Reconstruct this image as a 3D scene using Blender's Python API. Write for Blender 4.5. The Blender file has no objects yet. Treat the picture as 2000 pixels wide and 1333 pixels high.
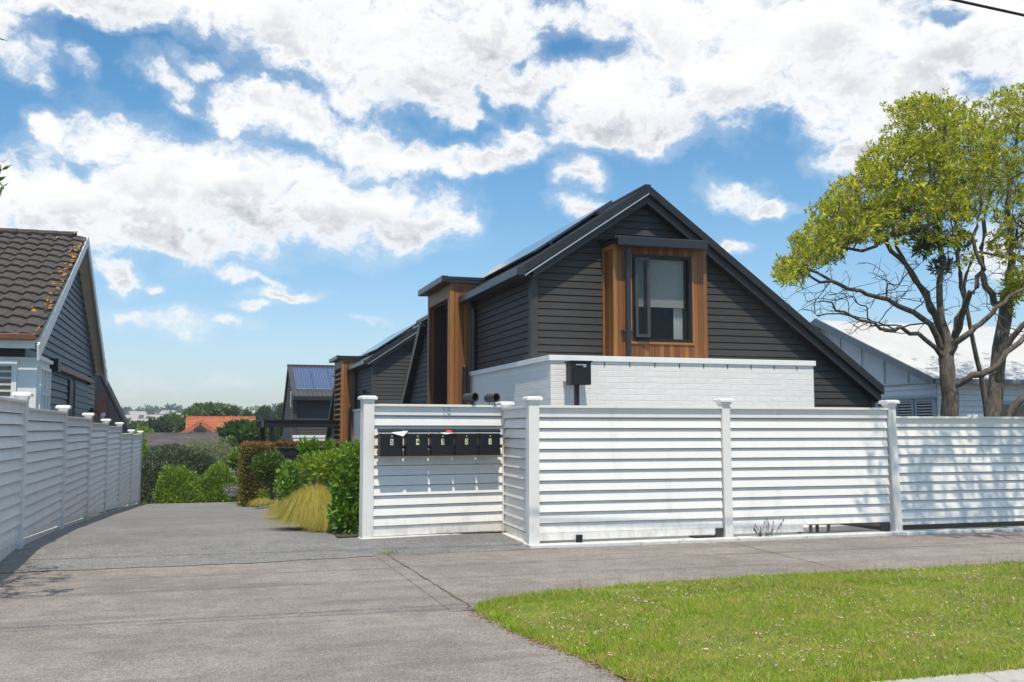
import bpy, math, random
import numpy as np
from mathutils import Vector
R = math.radians
rnd = random.Random(7)
rng = np.random.default_rng(11)
scene = bpy.context.scene
col = scene.collection

# ---------------------------------------------------------------- camera
FPX, YAW, PITCH, CH = 1960.0, R(17.1), R(5.0), 1.5
cam_d = bpy.data.cameras.new('camera'); cam = bpy.data.objects.new('camera', cam_d); col.objects.link(cam)
cam.location = (0, 0, CH); cam.rotation_euler = (R(90) + PITCH, 0, -YAW)
cam_d.sensor_width = 36; cam_d.lens = 36 * FPX / 2000; cam_d.clip_end = 5000; cam_d.clip_start = .05
scene.camera = cam
_f = np.array([math.sin(YAW) * math.cos(PITCH), math.cos(YAW) * math.cos(PITCH), math.sin(PITCH)])
_r = np.array([math.cos(YAW), -math.sin(YAW), 0]); _u = np.cross(_r, _f)
def ray(px, py): return _f + (px - 1000) / FPX * _r - (py - 666.5) / FPX * _u
def atY(px, py, y): d = ray(px, py); return np.array([0, 0, CH]) + d * y / d[1]
def atX(px, py, x): d = ray(px, py); return np.array([0, 0, CH]) + d * x / d[0]

# ---------------------------------------------------------------- sun, sky, clouds
SUN_EL, SUN_OFF = 62.0, 12.0      # sun behind the camera, a little to the left
sd = Vector((-math.sin(R(SUN_OFF)) * math.cos(R(SUN_EL)), -math.cos(R(SUN_OFF)) * math.cos(R(SUN_EL)), math.sin(R(SUN_EL))))
sun_d = bpy.data.lights.new('sun', 'SUN'); sun = bpy.data.objects.new('sun', sun_d); col.objects.link(sun)
sun_d.energy = 4.15; sun_d.angle = R(.5); sun_d.color = (1, .905, .745)
sun.rotation_euler = (-sd).to_track_quat('-Z', 'Y').to_euler(); sun.location = (0, -20, 40)
scene.view_settings.view_transform = 'Standard'; scene.view_settings.look = 'None'
scene.view_settings.exposure = 0.0; scene.view_settings.gamma = 1
scene.cycles.max_bounces = 8; scene.cycles.transparent_max_bounces = 12
scene.cycles.use_adaptive_sampling = True; scene.cycles.adaptive_threshold = .015
try: scene.cycles.sample_clamp_indirect = 6
except Exception: pass

world = bpy.data.worlds.new('World'); scene.world = world; world.use_nodes = True
wt = world.node_tree
for n in list(wt.nodes): wt.nodes.remove(n)
class NB:
    """small node builder"""
    def __init__(s, tree): s.t = tree
    def n(s, typ, **kw):
        nd = s.t.nodes.new(typ)
        for k, v in kw.items(): setattr(nd, k, v)
        return nd
    def link(s, a, b): s.t.links.new(a, b)
    def put(s, sock, v):
        if isinstance(v, bpy.types.NodeSocket): s.link(v, sock)
        else: sock.default_value = v
    def m(s, op, a, b=0.0, c=None, clamp=False):
        nd = s.n('ShaderNodeMath', operation=op, use_clamp=clamp)
        s.put(nd.inputs[0], a); s.put(nd.inputs[1], b)
        if c is not None: s.put(nd.inputs[2], c)
        return nd.outputs[0]
    def v(s, op, a, b=(0, 0, 0)):
        nd = s.n('ShaderNodeVectorMath', operation=op)
        s.put(nd.inputs[0], a); s.put(nd.inputs[1], b)
        return nd.outputs['Value'] if op in ('DOT_PRODUCT', 'LENGTH', 'DISTANCE') else nd.outputs[0]
    def noise(s, vec, scale, detail=4, rough=.5, dist=0.0, out='Fac'):
        nd = s.n('ShaderNodeTexNoise'); s.put(nd.inputs['Vector'], vec)
        nd.inputs['Scale'].default_value = scale; nd.inputs['Detail'].default_value = detail
        nd.inputs['Roughness'].default_value = rough; nd.inputs['Distortion'].default_value = dist
        return nd.outputs[out]
    def ramp(s, fac, stops, interp='LINEAR'):
        nd = s.n('ShaderNodeValToRGB'); s.put(nd.inputs[0], fac); cr = nd.color_ramp; cr.interpolation = interp
        while len(cr.elements) < len(stops): cr.elements.new(.5)
        for e, (p, c) in zip(cr.elements, stops): e.position = p; e.color = (*c, 1) if len(c) == 3 else c
        return nd.outputs[0]
    def mapr(s, v, a, b, c=0.0, d=1.0, smooth=True):
        nd = s.n('ShaderNodeMapRange'); nd.interpolation_type = 'SMOOTHSTEP' if smooth else 'LINEAR'
        s.put(nd.inputs[0], v); nd.inputs[1].default_value = a; nd.inputs[2].default_value = b
        nd.inputs[3].default_value = c; nd.inputs[4].default_value = d
        return nd.outputs[0]
    def mix(s, fac, a, b, blend='MIX'):
        nd = s.n('ShaderNodeMix', data_type='RGBA', blend_type=blend)
        s.put(nd.inputs[0], fac)
        for i, x in ((6, a), (7, b)):
            if not isinstance(x, bpy.types.NodeSocket): x = (*x, 1) if len(x) == 3 else x
            s.put(nd.inputs[i], x)
        return nd.outputs[2]

# cloud masses as ellipses in azimuth / elevation: (x, y, rx, ry, tilt, weight)
CLOUDS = [
 # low bank on the left
 (20,390,190,85,0,1),(150,390,150,110,0,1),(250,330,150,105,10,1),(330,400,220,105,0,1),(470,380,230,100,0,1),
 (620,400,200,92,4,1),(760,410,150,72,8,1),(862,428,72,34,10,1),(115,245,50,34,35,1),(560,330,130,50,14,1),(300,450,260,50,3,1),
 # the arm above it
 (455,215,60,45,0,1),(498,190,45,32,0,1),(600,222,105,52,12,1),(710,268,115,52,16,1),(830,315,110,36,10,1),(945,322,95,28,-6,1),
 (1010,300,55,34,0,1),(1010,265,70,45,20,.8),(895,240,42,26,30,.8),
 # big overhead sheet
 (30,45,90,60,30,.9),(200,5,220,34,0,1),(400,20,220,50,12,1),(560,60,200,90,18,1),(720,110,200,110,14,1),(860,160,170,75,14,1),
 (760,20,260,90,0,1),(950,60,190,110,0,1),(1010,150,100,70,0,.8),(1180,20,150,60,0,1),(1330,60,220,130,0,1),(1230,180,160,85,0,1),
 (1180,245,150,48,0,1),(1290,265,95,36,6,1),(1430,160,190,95,0,1),(1560,80,240,130,0,1),(1640,190,150,80,0,1),(1800,130,220,140,0,1),
 (1700,285,95,42,-8,1),(1760,230,130,90,0,1),(1960,60,160,120,0,1),(1950,200,150,60,0,.8),(1120,215,60,40,0,.8),
 (1130,345,45,32,0,.85),(1160,415,65,22,12,.8),
 # small ones
 (300,118,80,24,24,.75),(385,128,50,14,25,.55),(360,185,38,16,20,.6),(60,95,45,28,30,.7),(160,100,34,22,60,.5),(95,135,26,16,60,.45),
 (1440,372,62,32,6,.9),(1500,390,70,14,4,.8),(1430,478,48,17,2,.95),(215,535,55,34,20,.8),(245,560,28,14,0,.8),(303,566,20,10,10,.6),
 (470,528,46,12,14,.55),(520,545,34,10,30,.5),(560,578,70,13,5,.75),(495,598,36,13,0,.6),(350,640,70,18,0,.4),(450,640,45,12,0,.45),
 (270,634,60,14,0,.35),(720,630,36,7,0,.4),(1930,470,40,50,60,.5),(450,745,90,14,0,.3),(300,755,90,14,0,.25),(40,640,120,20,0,.35),
 # added unseen cloud cover overhead and behind, to whiten the fill light
 (300,-250,700,150,0,1),(1500,-300,800,160,8,1),(-700,300,420,130,0,1),(2700,200,420,170,0,1),(-1600,100,420,170,0,1),(3700,300,420,150,0,1),
 (900,-900,1500,420,0,1),(1000,-1700,2500,600,0,1),(-2600,-900,1500,500,0,1),(4600,-900,1500,500,0,1),(2600,-700,600,200,0,1),(-700,-600,600,200,0,1)]
HOLES = [(1120,112,75,20,-14,1.1),(935,190,60,18,40,.7),(1000,210,26,18,0,.8),(960,255,40,16,20,.6),(1855,35,46,14,0,.8),(1010,120,22,12,0,.5),(180,318,40,14,0,.9),
 (80,60,60,16,0,.6),(230,80,90,24,14,.9),(1880,160,60,14,20,.5),(1150,20,60,16,20,.5),(1500,240,70,22,0,.5)]
def uv_of(px, py):
    d = ray(px, py)
    if px < -400 or px > 2400 or py < -100:      # out of the frame: treat as plain angles
        return (YAW + (px - 1000) / FPX, PITCH - (py - 666.5) / FPX)
    return (math.atan2(d[0], d[1]), math.asin(d[2] / np.linalg.norm(d)))
def layout_group(name, blobs, holes):
    g = bpy.data.node_groups.new(name, 'ShaderNodeTree')
    g.interface.new_socket('V', in_out='INPUT', socket_type='NodeSocketVector')
    g.interface.new_socket('L', in_out='OUTPUT', socket_type='NodeSocketFloat')
    b = NB(g); gi = b.n('NodeGroupInput'); go = b.n('NodeGroupOutput'); acc = None
    sp = b.n('ShaderNodeSeparateXYZ'); b.link(gi.outputs[0], sp.inputs[0])
    def r2_of(x, y, rx, ry, tilt, acc):
        # the running value rides along in z, so that the nodes evaluate one blob after another
        cb = b.n('ShaderNodeCombineXYZ'); b.link(sp.outputs[0], cb.inputs[0]); b.link(sp.outputs[1], cb.inputs[1])
        if acc is not None: b.link(acc, cb.inputs[2])
        u, v = uv_of(x, y); mp = b.n('ShaderNodeMapping', vector_type='TEXTURE'); b.link(cb.outputs[0], mp.inputs[0])
        mp.inputs[1].default_value = (u, v, 0); mp.inputs[2].default_value = (0, 0, R(-tilt)); mp.inputs[3].default_value = (rx / FPX, ry / FPX, 1e5)
        return b.v('DOT_PRODUCT', mp.outputs[0], mp.outputs[0])
    for (x, y, rx, ry, tilt, w) in blobs:
        e = b.m('MULTIPLY_ADD', r2_of(x, y, rx, ry, tilt, acc), -w, w)
        acc = e if acc is None else b.m('SMOOTH_MAX', acc, e, .25)
    for (x, y, rx, ry, tilt, w) in holes:
        h = b.m('EXPONENT', b.m('MULTIPLY', r2_of(x, y, rx, ry, tilt, acc), -1.0))
        acc = b.m('MULTIPLY_ADD', h, -w * 1.3, acc)
    b.link(b.m('MAXIMUM', acc, -3.0), go.inputs[0])
    return g
W = NB(wt)
tc = W.n('ShaderNodeTexCoord').outputs['Generated']
sep = W.n('ShaderNodeSeparateXYZ'); W.link(tc, sep.inputs[0])
az = W.m('ARCTAN2', sep.outputs[0], sep.outputs[1]); el = W.m('ARCSINE', sep.outputs[2])
cmb = W.n('ShaderNodeCombineXYZ'); W.link(az, cmb.inputs[0]); W.link(el, cmb.inputs[1]); UV = cmb.outputs[0]
warp = W.v('SUBTRACT', W.noise(UV, 10, 5, .6, out='Color'), (.5, .5, .5))
wsc = W.n('ShaderNodeVectorMath', operation='SCALE'); W.link(warp, wsc.inputs[0]); wsc.inputs['Scale'].default_value = .085
uvw = W.v('ADD', UV, wsc.outputs[0])
g1 = layout_group('cloud_layout', CLOUDS, HOLES)
big = [c for c in CLOUDS if c[2] * c[3] > 3000]
g2 = layout_group('cloud_mass', big, [])
def use(g, vec):
    nd = W.n('ShaderNodeGroup'); nd.node_tree = g; W.link(vec, nd.inputs[0]); return nd.outputs[0]
L1 = use(g1, uvw)
fb = W.noise(W.v('MULTIPLY', uvw, (1, 1.35, 1)), 21, 9, .62, .3)
fb2 = W.noise(W.v('MULTIPLY', UV, (1, 1.6, 1)), 70, 6, .6, .5)
dens = W.m('ADD', L1, W.m('ADD', W.m('MULTIPLY_ADD', fb, 2.6, -1.3), W.m('MULTIPLY_ADD', fb2, .9, -.45)))
mask = W.mapr(dens, -.40, .85)
mask = W.m('POWER', mask, 1.3)
veil = W.mapr(W.m('ADD', dens, W.m('MULTIPLY_ADD', W.noise(UV, 5, 4, .6), 2.0, -1.0)), -1.1, .6, 0, .26)
mask = W.m('MAXIMUM', mask, veil)
# cloud shade: thick cloud above the line of sight keeps the light off its lower parts
up1 = use(g2, W.v('ADD', UV, (-.012, .035, 0)))
dn1 = use(g2, W.v('ADD', UV, (.008, -.028, 0)))
lowf = W.noise(W.v('MULTIPLY', UV, (1, 1.5, 1)), 4.6, 2, .45)
relief = W.m('SUBTRACT', W.noise(W.v('MULTIPLY', UV, (1, 1.35, 1)), 15, 3, .5, .2), W.noise(W.v('MULTIPLY', W.v('ADD', UV, (-.004, .016, 0)), (1, 1.35, 1)), 15, 3, .5, .2))
sh = W.m('ADD', W.m('MULTIPLY', W.m('SUBTRACT', W.m('MAXIMUM', up1, -.6), W.m('MAXIMUM', dn1, -.6)), .42), W.m('MULTIPLY_ADD', lowf, 2.3, -.62))
sh = W.mapr(sh, .10, 1.0)
sh = W.m('MULTIPLY', sh, W.mapr(dens, .5, 1.5), clamp=True)
sh = W.m('SUBTRACT', sh, W.m('MULTIPLY', relief, .45), clamp=True)
ccol = W.ramp(sh, [(0, (1.0, 1.0, 1.0)), (.3, (.80, .815, .84)), (.65, (.66, .685, .725)), (1, (.50, .535, .59))])
sky = W.n('ShaderNodeTexSky', sky_type='NISHITA', sun_disc=False)
sky.sun_elevation = R(SUN_EL); sky.sun_rotation = R(180 + SUN_OFF); sky.air_density = 1.0; sky.dust_density = .6; sky.ozone_density = 1.6
SKYK = .15
tint = W.ramp(W.m('MULTIPLY', el, 2.5), [(0, (.86, .89, 1.0)), (.2, (.82, .91, 1.0)), (.5, (.64, .90, 1.0)), (.8, (.48, .86, 1.0)), (1, (.44, .83, 1.0))])
bg1 = W.n('ShaderNodeBackground'); W.link(W.mix(1.0, sky.outputs[0], tint, 'MULTIPLY'), bg1.inputs[0]); bg1.inputs[1].default_value = SKYK
bg2 = W.n('ShaderNodeBackground'); W.link(ccol, bg2.inputs[0]); bg2.inputs[1].default_value = 1.06
fade = W.mapr(el, .0, .07)
mx = W.n('ShaderNodeMixShader'); W.link(W.m('MULTIPLY', mask, fade), mx.inputs[0])
W.link(bg1.outputs[0], mx.inputs[1]); W.link(bg2.outputs[0], mx.inputs[2])
wo = W.n('ShaderNodeOutputWorld'); W.link(mx.outputs[0], wo.inputs[0])
world.cycles.sampling_method = 'MANUAL'; world.cycles.sample_map_resolution = 512

# ---------------------------------------------------------------- materials
MATS = {}
def mat(name, base=(.5, .5, .5), rough=.6, metal=0.0, var=.12, vscale=6.0, bump=0.0, bscale=40.0, spec=.5, detail=4, stretch=(1, 1, 1), fn=None, board=0.0):
    if name in MATS: return MATS[name]
    m = bpy.data.materials.new(name); m.use_nodes = True; b = NB(m.node_tree)
    p = m.node_tree.nodes['Principled BSDF']
    p.inputs['Roughness'].default_value = rough; p.inputs['Metallic'].default_value = metal
    p.inputs['Specular IOR Level'].default_value = spec
    co = b.n('ShaderNodeTexCoord').outputs['Object']
    co = b.v('MULTIPLY', co, stretch)
    nz = b.noise(co, vscale, detail, .6)
    lo = tuple(c * (1 - var) for c in base); hi = tuple(min(1, c * (1 + var)) for c in base)
    c = b.ramp(nz, [(.3, lo), (.7, hi)])
    if fn: c = fn(b, c, co, p) or c
    if board:
        g = b.n('ShaderNodeNewGeometry'); k = b.mapr(g.outputs['Random Per Island'], 0, 1, 1 - board, 1 + board, False)
        sc = b.n('ShaderNodeVectorMath', operation='SCALE'); b.link(c, sc.inputs[0]); b.link(k, sc.inputs['Scale']); c = sc.outputs[0]
    b.link(c, p.inputs['Base Color'])
    if bump:
        bp = b.n('ShaderNodeBump'); bp.inputs['Strength'].default_value = bump; bp.inputs['Distance'].default_value = .01
        b.link(b.noise(co, bscale, 4, .6), bp.inputs['Height']); b.link(bp.outputs[0], p.inputs['Normal'])
    MATS[name] = m
    return m
def grime(b, c, co, p):
    s = b.noise(b.v('MULTIPLY', co, (1.2, 1.2, .35)), 3.0, 6, .65)
    c = b.mix(b.mapr(s, .52, .8, 0, .35), c, (.50, .49, .45))
    return b.mix(b.mapr(b.noise(co, 90, 3, .6), .62, .78, 0, .16), c, (.42, .42, .40))
def grime_low(b, c, co, p):
    c = grime(b, c, co, p)
    g = b.n('ShaderNodeNewGeometry'); s = b.n('ShaderNodeSeparateXYZ'); b.link(g.outputs['Position'], s.inputs[0])
    low = b.m('MULTIPLY', b.mapr(s.outputs[2], .05, .5, 1, 0), b.mapr(b.noise(b.v('MULTIPLY', co, (1, 1, .5)), 9, 6, .7), .42, .68, 0, .5))
    return b.mix(low, c, (.44, .41, .36))
white = mat('white_fence_paint', (.80, .78, .745), .45, var=.03, vscale=3, bump=.15, bscale=30, fn=grime_low, board=.03)
capwhite = mat('white_cap_paint', (.84, .835, .82), .4, var=.03, bump=.05)
def conc_dirt(b, c, co, p):
    s = b.noise(co, 7, 7, .7)
    return b.mix(b.mapr(s, .56, .68, 0, .75), c, (.22, .20, .17))
whitecon = mat('whitewashed_concrete', (.68, .67, .64), .8, var=.1, bump=.5, bscale=30, fn=conc_dirt)
greyfence = mat('grey_white_fence_paint', (.72, .71, .70), .5, var=.04, vscale=3, bump=.12, fn=grime_low, board=.04)
def weather(b, c, co, p):
    g = b.noise(b.v('MULTIPLY', co, (2, 2, 50)), 3, 4, .6)
    c = b.mix(b.mapr(g, .4, .75, 0, .3), c, (.062, .060, .060))
    return b.mix(b.mapr(b.noise(co, 1.3, 4, .6), .5, .8, 0, .3), c, (.075, .072, .07))
charcoal = mat('charcoal_weatherboard', (.040, .0375, .0365), .62, var=.1, vscale=5, bump=.15, bscale=60, fn=weather, board=.10)
chartrim = mat('charcoal_trim', (.045, .043, .042), .5, var=.08)
steelblk = mat('black_steel_roofing', (.020, .021, .024), .32, var=.15, vscale=2, spec=.6)
steelroof = mat('dark_corrugated_roofing', (.055, .056, .062), .42, metal=.25, var=.12, vscale=2)
barge = mat('barge_board_black', (.018, .018, .020), .4, var=.15)
glintpaint = mat('painted_sun_glint', (.55, .54, .53), .35, metal=.6, var=.05)  # pale colour for the sun glint along the barge
def cedar_fn(b, c, co, p):
    s = b.n('ShaderNodeSeparateXYZ'); b.link(co, s.inputs[0])
    q = b.m('ADD', s.outputs[0], s.outputs[1])
    k = b.m('MULTIPLY', q, 1 / .085); fr = b.m('FRACT', k); fl = b.m('FLOOR', k)
    w = b.n('ShaderNodeTexWhiteNoise', noise_dimensions='1D'); b.link(fl, w.inputs['W'])
    g = b.noise(b.v('MULTIPLY', co, (22, 22, 1.1)), 4, 5, .65)
    c = b.ramp(b.m('ADD', b.m('MULTIPLY', g, .55), b.m('MULTIPLY', w.outputs[0], .45)),
               [(.2, (.13, .045, .012)), (.55, (.26, .105, .028)), (.85, (.36, .16, .05))])
    line = b.m('LESS_THAN', fr, .075)
    return b.mix(line, c, (.03, .012, .005))
cedar = mat('oiled_cedar_boards', (.3, .12, .03), .5, fn=cedar_fn, bump=.1, bscale=50)
cedartrim = mat('oiled_cedar_trim', (.33, .14, .038), .5, var=.25, vscale=3, stretch=(20, 20, 1), bump=.1)
def brick_fn(scale_tint):
    def fn(b, c, co, p):
        s = b.n('ShaderNodeSeparateXYZ'); b.link(co, s.inputs[0])
        cb = b.n('ShaderNodeCombineXYZ'); b.link(b.m('ADD', s.outputs[0], s.outputs[1]), cb.inputs[0]); b.link(s.outputs[2], cb.inputs[1])
        bt = b.n('ShaderNodeTexBrick'); wv = b.v('ADD', cb.outputs[0], b.v('MULTIPLY', b.v('SUBTRACT', b.noise(co, 5, 3, .6, out='Color'), (.5, .5, .5)), (.012, .012, .012)))
        b.link(wv, bt.inputs['Vector']); bt.inputs['Scale'].default_value = 1
        bt.inputs['Brick Width'].default_value = .24; bt.inputs['Row Height'].default_value = .086; bt.inputs['Mortar Size'].default_value = .006
        bt.inputs['Mortar Smooth'].default_value = .6; bt.inputs['Bias'].default_value = 0
        bt.inputs['Color1'].default_value = (.80, .785, .76, 1); bt.inputs['Color2'].default_value = (.76, .745, .72, 1); bt.inputs['Mortar'].default_value = (.74, .725, .70, 1)
        bp = b.n('ShaderNodeBump'); bp.inputs['Strength'].default_value = .5; bp.inputs['Distance'].default_value = .008
        h = b.m('ADD', b.m('MULTIPLY', bt.outputs['Fac'], -.8), b.m('MULTIPLY', b.noise(b.v('MULTIPLY', co, (1, 1, 3)), 7, 5, .65), 1.5))
        b.link(h, bp.inputs['Height']); b.link(bp.outputs[0], p.inputs['Normal'])
        return b.mix(b.mapr(b.noise(b.v('MULTIPLY', co, (.6, .6, 5)), 6, 4, .6), .62, .8, 0, .3), bt.outputs['Color'], (.55, .55, .54))
    return fn
paintbrick = mat('white_painted_brick', rough=.75, fn=brick_fn(0))
blackmetal = mat('black_powdercoat', (.007, .007, .009), .45, var=.15)
darkpipe = mat('dark_blue_downpipe', (.022, .026, .038), .35, var=.1)
label = mat('number_plate_cream', (.72, .70, .45), .5, var=.06, vscale=40)
ink = mat('black_numeral', (.01, .01, .01), .5)
silver = mat('silver_lock', (.6, .6, .6), .3, metal=.9)
paper = mat('white_paper', (.82, .82, .82), .6, var=.03)
redpaper = mat('red_printed_paper', (.6, .03, .03), .5)
plastic = mat('dark_grey_plastic', (.045, .045, .045), .35, var=.1)
def gmat(name, tint, rough=.03, k=.5, interior=(.01, .01, .012)):
    m = bpy.data.materials.new(name); m.use_nodes = True; b = NB(m.node_tree)
    for n in list(m.node_tree.nodes): m.node_tree.nodes.remove(n)
    tr = b.n('ShaderNodeBsdfTransparent'); tr.inputs[0].default_value = (*tint, 1)
    gl = b.n('ShaderNodeBsdfGlossy'); gl.inputs['Roughness'].default_value = rough
    fr = b.n('ShaderNodeFresnel'); fr.inputs[0].default_value = 1.42
    mxx = b.n('ShaderNodeMixShader'); b.link(b.m('MULTIPLY_ADD', fr.outputs[0], .45, k * .05), mxx.inputs[0])
    b.link(tr.outputs[0], mxx.inputs[1]); b.link(gl.outputs[0], mxx.inputs[2])
    o = b.n('ShaderNodeOutputMaterial'); b.link(mxx.outputs[0], o.inputs[0]); MATS[name] = m
    return m
glass = gmat('window_glass', (.90, .91, .90), k=.05)
dimglass = mat('dark_reflective_pane', (.02, .025, .03), .06, spec=.9, var=.1)
blindm = mat('grey_roller_blind', (.44, .44, .42), .8, var=.03)
curtain = mat('white_curtain', (.75, .75, .75), .8, var=.05)
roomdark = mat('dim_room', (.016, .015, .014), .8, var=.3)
def solar_fn(b, c, co, p):
    s = b.n('ShaderNodeUVMap').outputs[0]; sp = b.n('ShaderNodeSeparateXYZ'); b.link(s, sp.inputs[0])
    fx = b.m('FRACT', b.m('MULTIPLY', sp.outputs[0], 6)); fy = b.m('FRACT', b.m('MULTIPLY', sp.outputs[1], 10))
    ln = b.m('MAXIMUM', b.m('LESS_THAN', fx, .07), b.m('LESS_THAN', fy, .07))
    cell = b.mix(b.noise(co, 3, 3), (.004, .034, .12), (.008, .055, .18))
    return b.mix(b.m('MULTIPLY', ln, .7), cell, (.30, .36, .46))
solar = mat('blue_solar_cells', rough=.25, spec=.4, fn=solar_fn)
solardark = mat('dark_solar_cells', (.012, .018, .035), .1, spec=.9)
def tile_fn(b, c, co, p):
    c = b.mix(b.mapr(b.noise(co, 14, 6, .7), .55, .75, 0, .5), c, (.13, .115, .10))
    return c
browntile = mat('brown_concrete_tile', (.062, .050, .044), .8, var=.35, vscale=9, bump=.5, bscale=60, fn=tile_fn)
lichen = mat('orange_lichen', (.36, .18, .03), .9, var=.4, vscale=30, bump=.6)
slate = mat('slate_blue_weatherboard', (.085, .105, .13), .55, var=.08, vscale=4, bump=.1, board=.07)
navy = mat('navy_cladding', (.016, .021, .030), .8, var=.1)
whitetrim = mat('white_house_trim', (.72, .73, .73), .5, var=.04)
soffit = mat('cream_soffit', (.55, .52, .46), .7, var=.06)
rust = mat('rust_brown_gutter', (.16, .055, .03), .45, var=.2)
brownwood = mat('dark_brown_door', (.045, .018, .012), .5, var=.3, stretch=(8, 8, 1))
whiteweather = mat('white_weatherboard', (.74, .76, .80), .6, var=.04, vscale=3, bump=.1, fn=grime)
lightroof = mat('pale_grey_corrugated_iron', (.60, .60, .60), .55, metal=.1, var=.06, vscale=.8)
bluetrim = mat('blue_grey_trim', (.16, .19, .22), .5, var=.08)
bluewin = mat('pale_blue_window_trim', (.36, .44, .50), .5, var=.05)
louvre = mat('white_louvre', (.6, .62, .62), .5)
orangetile = mat('orange_clay_tile', (.44, .14, .06), .8, var=.3, vscale=2.5, detail=6)
greytile = mat('weathered_grey_tile', (.15, .125, .12), .85, var=.25, vscale=1.5)
browntile2 = mat('weathered_brown_tile', (.12, .10, .095), .85, var=.25, vscale=1.5)
stone = mat('pale_garden_stone', (.36, .35, .33), .85, var=.35, vscale=5, bump=.8, bscale=12)
pave = mat('pale_patio_concrete', (.62, .60, .57), .8, var=.08, vscale=3, bump=.3)
ruststeel = mat('weathered_timber_frame', (.16, .13, .11), .6, var=.3)
cable = mat('black_cable', (.01, .01, .012), .5)
def bark_fn(b, c, co, p):
    g = b.noise(b.v('MULTIPLY', co, (7, 7, 1.6)), 3, 6, .7)
    bp = b.n('ShaderNodeBump'); bp.inputs['Strength'].default_value = .9; bp.inputs['Distance'].default_value = .03
    b.link(g, bp.inputs['Height']); b.link(bp.outputs[0], p.inputs['Normal'])
    c = b.ramp(g, [(.3, (.04, .031, .024)), (.52, (.14, .115, .09)), (.74, (.30, .26, .21))])
    return b.mix(b.mapr(b.noise(co, 2.2, 4, .6), .55, .7, 0, .5), c, (.20, .19, .16))
bark = mat('rough_grey_brown_bark', rough=.85, fn=bark_fn)
twigm = mat('shrub_stem', (.09, .07, .05), .8, var=.3)

def leafmat(name, stops, trans=.35, rough=.45, spec=.4, patch=None, mott=.35):
    m = bpy.data.materials.new(name); m.use_nodes = True; b = NB(m.node_tree); p = m.node_tree.nodes['Principled BSDF']
    gi = b.n('ShaderNodeNewGeometry')
    c = b.ramp(gi.outputs['Random Per Island'], stops)
    co = b.n('ShaderNodeTexCoord').outputs['Object']
    c = b.mix(b.mapr(b.noise(co, 2.0, 3, .6), .35, .7, 0, mott), c, tuple(x * .7 for x in stops[len(stops) // 2][1]))
    if patch: c = b.mix(b.mapr(b.noise(co, 5.5, 7, .8), .49, .60, 0, .85), c, patch); c = b.mix(b.mapr(b.noise(co, 13, 6, .8), .53, .64, 0, .6), c, (.06, .20, .012))
    b.link(c, p.inputs['Base Color']); p.inputs['Roughness'].default_value = rough; p.inputs['Specular IOR Level'].default_value = spec
    if trans:
        t = b.n('ShaderNodeBsdfTranslucent'); b.link(b.mix(.3, c, (.45, .52, .04)), t.inputs[0])
        mm = b.n('ShaderNodeMixShader'); mm.inputs[0].default_value = trans
        o = m.node_tree.nodes['Material Output']
        b.link(p.outputs[0], mm.inputs[1]); b.link(t.outputs[0], mm.inputs[2]); b.link(mm.outputs[0], o.inputs[0])
    MATS[name] = m; return m
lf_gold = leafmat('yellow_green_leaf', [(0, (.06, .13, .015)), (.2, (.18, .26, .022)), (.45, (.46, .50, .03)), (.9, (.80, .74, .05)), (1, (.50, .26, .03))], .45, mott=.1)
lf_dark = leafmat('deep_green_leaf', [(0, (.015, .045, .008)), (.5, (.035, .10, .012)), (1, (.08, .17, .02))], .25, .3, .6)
lf_gloss = leafmat('glossy_green_leaf', [(0, (.02, .08, .01)), (.4, (.08, .22, .015)), (.8, (.20, .38, .025)), (1, (.30, .40, .07))], .3, .42, .5)
lf_lime = leafmat('lime_green_leaf', [(0, (.07, .16, .015)), (.5, (.20, .32, .02)), (1, (.38, .46, .04))], .35, .35)
lf_mid = leafmat('mid_green_leaf', [(0, (.03, .08, .015)), (.5, (.07, .15, .02)), (1, (.14, .22, .04))], .3)
lf_ball = leafmat('bright_green_leaf', [(0, (.06, .15, .01)), (.5, (.19, .33, .02)), (1, (.34, .48, .03))], .3)
lf_olive = leafmat('grey_green_leaf', [(0, (.03, .06, .03)), (.5, (.08, .12, .06)), (1, (.17, .21, .13))], .2)
lf_pale = leafmat('silvery_olive_leaf', [(0, (.14, .17, .08)), (.5, (.24, .27, .13)), (1, (.38, .38, .22))], .25)
lf_copper = leafmat('copper_beech_leaf', [(0, (.05, .05, .01)), (.5, (.15, .13, .025)), (1, (.32, .26, .05))], .25)
lf_coppertop = leafmat('orange_new_growth', [(0, (.16, .07, .02)), (.5, (.27, .13, .035)), (1, (.36, .22, .06))], .25)
lf_hedged = leafmat('dark_hedge_leaf', [(0, (.02, .02, .008)), (.5, (.05, .045, .012)), (1, (.11, .09, .02))], .2)
lf_tuss = leafmat('golden_tussock_blade', [(0, (.16, .20, .03)), (.35, (.42, .35, .06)), (.85, (.66, .52, .14)), (1, (.24, .32, .04))], .3, .5)
lf_far = leafmat('distant_leaf', [(0, (.03, .06, .02)), (.5, (.06, .10, .03)), (1, (.10, .14, .04))], .15)
lf_far2 = leafmat('distant_light_leaf', [(0, (.05, .10, .02)), (.5, (.10, .17, .03)), (1, (.16, .22, .04))], .15)
lf_grey = leafmat('grey_lavender_leaf', [(0, (.12, .12, .12)), (.5, (.22, .21, .22)), (1, (.36, .35, .36))], .1)
lf_grass = leafmat('lawn_blade', [(0, (.06, .19, .008)), (.3, (.20, .42, .012)), (.6, (.40, .55, .025)), (.85, (.58, .58, .08)), (1, (.74, .58, .30))], .4, .45, .3, (.56, .46, .15), .15)
petal_w = mat('pinkish_white_clover', (.58, .46, .37), .7, var=.15, vscale=60, board=.35)
petal_v = mat('violet_lavender_flower', (.20, .14, .42), .7, var=.2)
deadleaf = mat('dry_brown_leaf', (.28, .14, .06), .7, var=.4, vscale=20)

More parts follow.
